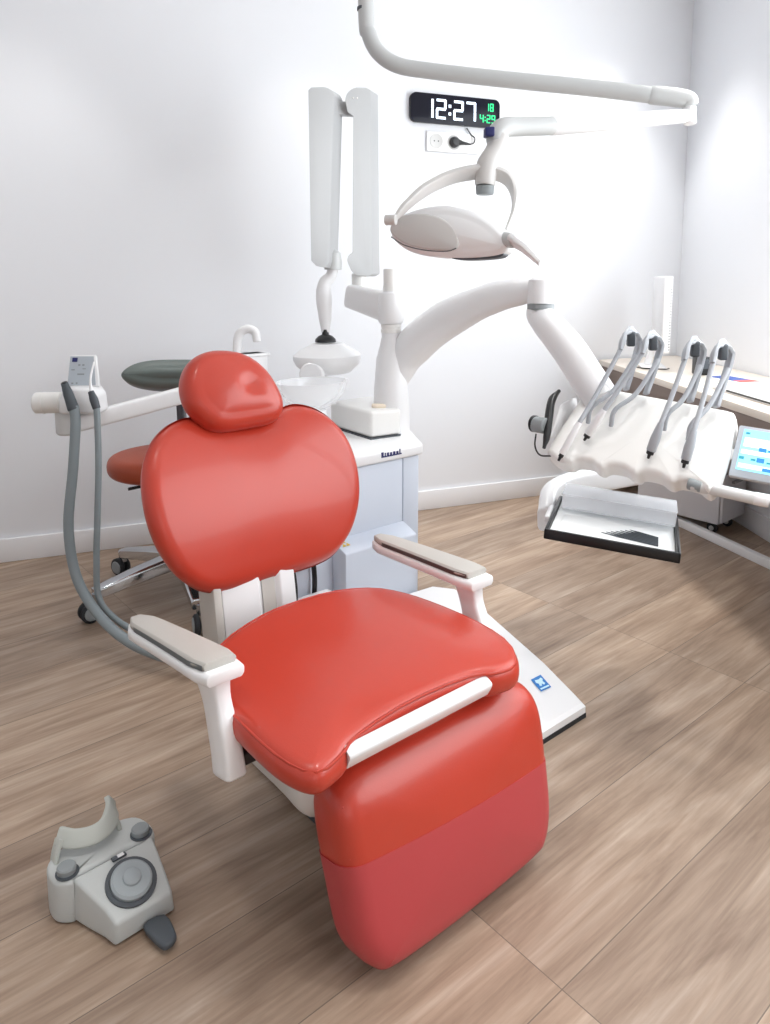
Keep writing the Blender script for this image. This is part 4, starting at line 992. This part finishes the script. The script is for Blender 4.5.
bm = nb(); rbox(bm, (-.13, -.03, .0045), (.02, .065, .007), .0005, 1, mtx=q @ Matrix.Rotation(R(-14), 4, 'Z')); lf = thing('leaflet', 'blue leaflet with a red end, lying on the desk papers', 'leaflet', p_+UP*.006); part('blue_page', bm, 'fblue', lf, True)
bm = nb(); rbox(bm, (.021, -.03, .0045), (.07, .065, .0068), .0005, 1, mtx=q @ Matrix.Rotation(R(-14), 4, 'Z')); part('red_page', bm, 'fred', lf, True)
# mobile cart below the desk
K0 = onz(718, 525.5, .06); cart = thing('mobile_cart', 'grey drawer cart on castors under the desk', 'cart', K0-UP*.06, CA)
KM = frame(V((K0.x, K0.y, 0)), cr_, cb_, UP)
bm = nb(); rbox(bm, (0, 0, .06), (.245, .42, .56), .006, mtx=KM); part('cart_body', bm, 'cart', cart, True)
for i, (z0, z1) in enumerate(((.07, .30), (.305, .55))):
    bm = nb(); rbox(bm, (.008, -.014, z0), (.237, -.0005, z1), .003, mtx=KM); dr = part('drawer', bm, 'cart', cart, True)
    bm = nb(); rbox(bm, (.08, -.03, z1-.05), (.165, -.0145, z1-.038), .003, mtx=KM); part('handle', bm, 'steel', dr, True)
for (x, y) in ((.05, .05), (.20, .05), (.05, .37), (.20, .37)):
    cc = KM @ V((x, y, .026)); bm = nb(); lathe(bm, [(0, -.010), (.020, -.010), (.025, -.006), (.025, .006), (.020, .010), (0, .010)], 20, along(cc, cc+cr_)); wh = part('castor', bm, 'rubber', cart, True)
    bm = nb(); cyl(bm, cc+UP*.018, cc+UP*.034, .008, 10); lathe(bm, [(.012, .0102), (.012, .0125), (0, .0125)], 16, along(cc, cc+cr_)); lathe(bm, [(.012, .0102), (.012, .0125), (0, .0125)], 16, along(cc, cc-cr_)); part('castor_hub', bm, 'lgrey', wh, True)
# white cable duct on the floor along the desk
a, b = onz(676, 522.5, .0), onz(790, 576, .0); 
bm = nb(); dd = (b-a).normalized(); nn_ = UP.cross(dd)
prism(bm, [a, b, b+UP*.04, a+UP*.04], nn_*-.03, .004); single('cable_channel', bm, 'white', 'white cable channel running over the floor below the desk', 'cable channel', a)

# ================================================================ downlights and light
def downlight(x, y, power, i):
    dn = thing('downlight', 'recessed round ceiling downlight out of the picture, one of a partly added set', 'ceiling light', (x, y, HC-.001), 0, 'ceiling downlights')
    bm = nb(); lathe(bm, [(.045, -.012), (.06, -.012), (.062, -.001), (.045, -.001)], 28, Matrix.Translation((x, y, HC))); part('ring', bm, 'white', dn, True)
    bm = nb(); lathe(bm, [(0, -.006), (.044, -.006), (.044, -.002), (0, -.002)], 28, Matrix.Translation((x, y, HC))); part('bulb_disc', bm, 'lampglow', dn, True)
    ld = bpy.data.lights.new('downlight_beam', 'SPOT'); ld.energy = power; ld.spot_size = R(70); ld.spot_blend = .45; ld.shadow_soft_size = .12; ld.color = (1, .985, .955)
    lo = bpy.data.objects.new('downlight_beam', ld); C.objects.link(lo); lo.location = (x, y, HC-.03)
for x, y, pw in ((-.25, 2.95, 20), (.98, 2.95, 20), (1.9, 2.95, 24), (2.6, 3.06, 46), (2.28, 2.05, 46), (-.3, .9, 30), (.95, .6, 40), (2.1, 1.35, 48), (.45, -.7, 45)): downlight(x, y, pw, 0)  # scallop row by the back wall; corner, right-wall and frontal lamps added for brightness
def area(name, loc, direction, sx, sy, energy, col):
    ld = bpy.data.lights.new(name, 'AREA'); ld.shape = 'RECTANGLE'; ld.size = sx; ld.size_y = sy; ld.energy = energy; ld.color = col
    lo = bpy.data.objects.new(name, ld); C.objects.link(lo); lo.location = loc
    lo.rotation_euler = V(direction).to_track_quat('-Z', 'Y').to_euler(); return lo
wc = RC+RD*((W0+W1)/2)+RN*.12+UP*((WZ0+WZ1)/2)
area('window_daylight', wc, -RN, W1-W0, WZ1-WZ0, 62, (.93, .97, 1.0))
area('rear_fill_light', ((-1.7+RE.x-.2)/2, YF-.12, 1.6), (0, 1, 0), abs(RE.x-.2+1.7), 1.8, 13, (1.0, .97, .93))  # unseen fill light added behind the viewer, at the rear opening
w = bpy.data.worlds.new('daylight'); bpy.context.scene.world = w; w.use_nodes = True
bg = w.node_tree.nodes['Background']; bg.inputs['Color'].default_value = (.92, .96, 1.0, 1); bg.inputs['Strength'].default_value = 0.4

# ================================================================ camera, view
cd = bpy.data.cameras.new('camera'); cam = bpy.data.objects.new('camera', cd); C.objects.link(cam)
cam.location = EYE; cam.rotation_euler = (R(90)-PITCH, 0, HEAD-R(90))
cd.sensor_fit = 'AUTO'; cd.sensor_width = 36.0; cd.lens = FPX*36.0/1024.0; cd.shift_x = 0.0; cd.shift_y = -(512.0-CY)/1024.0; cd.clip_start = .02
sc = bpy.context.scene; sc.camera = cam
sc.view_settings.view_transform = 'Standard'; sc.view_settings.look = 'None'; sc.view_settings.gamma = 1.0; sc.view_settings.exposure = 0.50; sc.view_settings.use_curve_mapping = False
sc.cycles.use_denoising = True; sc.cycles.max_bounces = 8; sc.cycles.diffuse_bounces = 5; sc.cycles.transparent_max_bounces = 8
sc.cycles.sample_clamp_indirect = 6.0; sc.cycles.caustics_reflective = False; sc.cycles.caustics_refractive = False
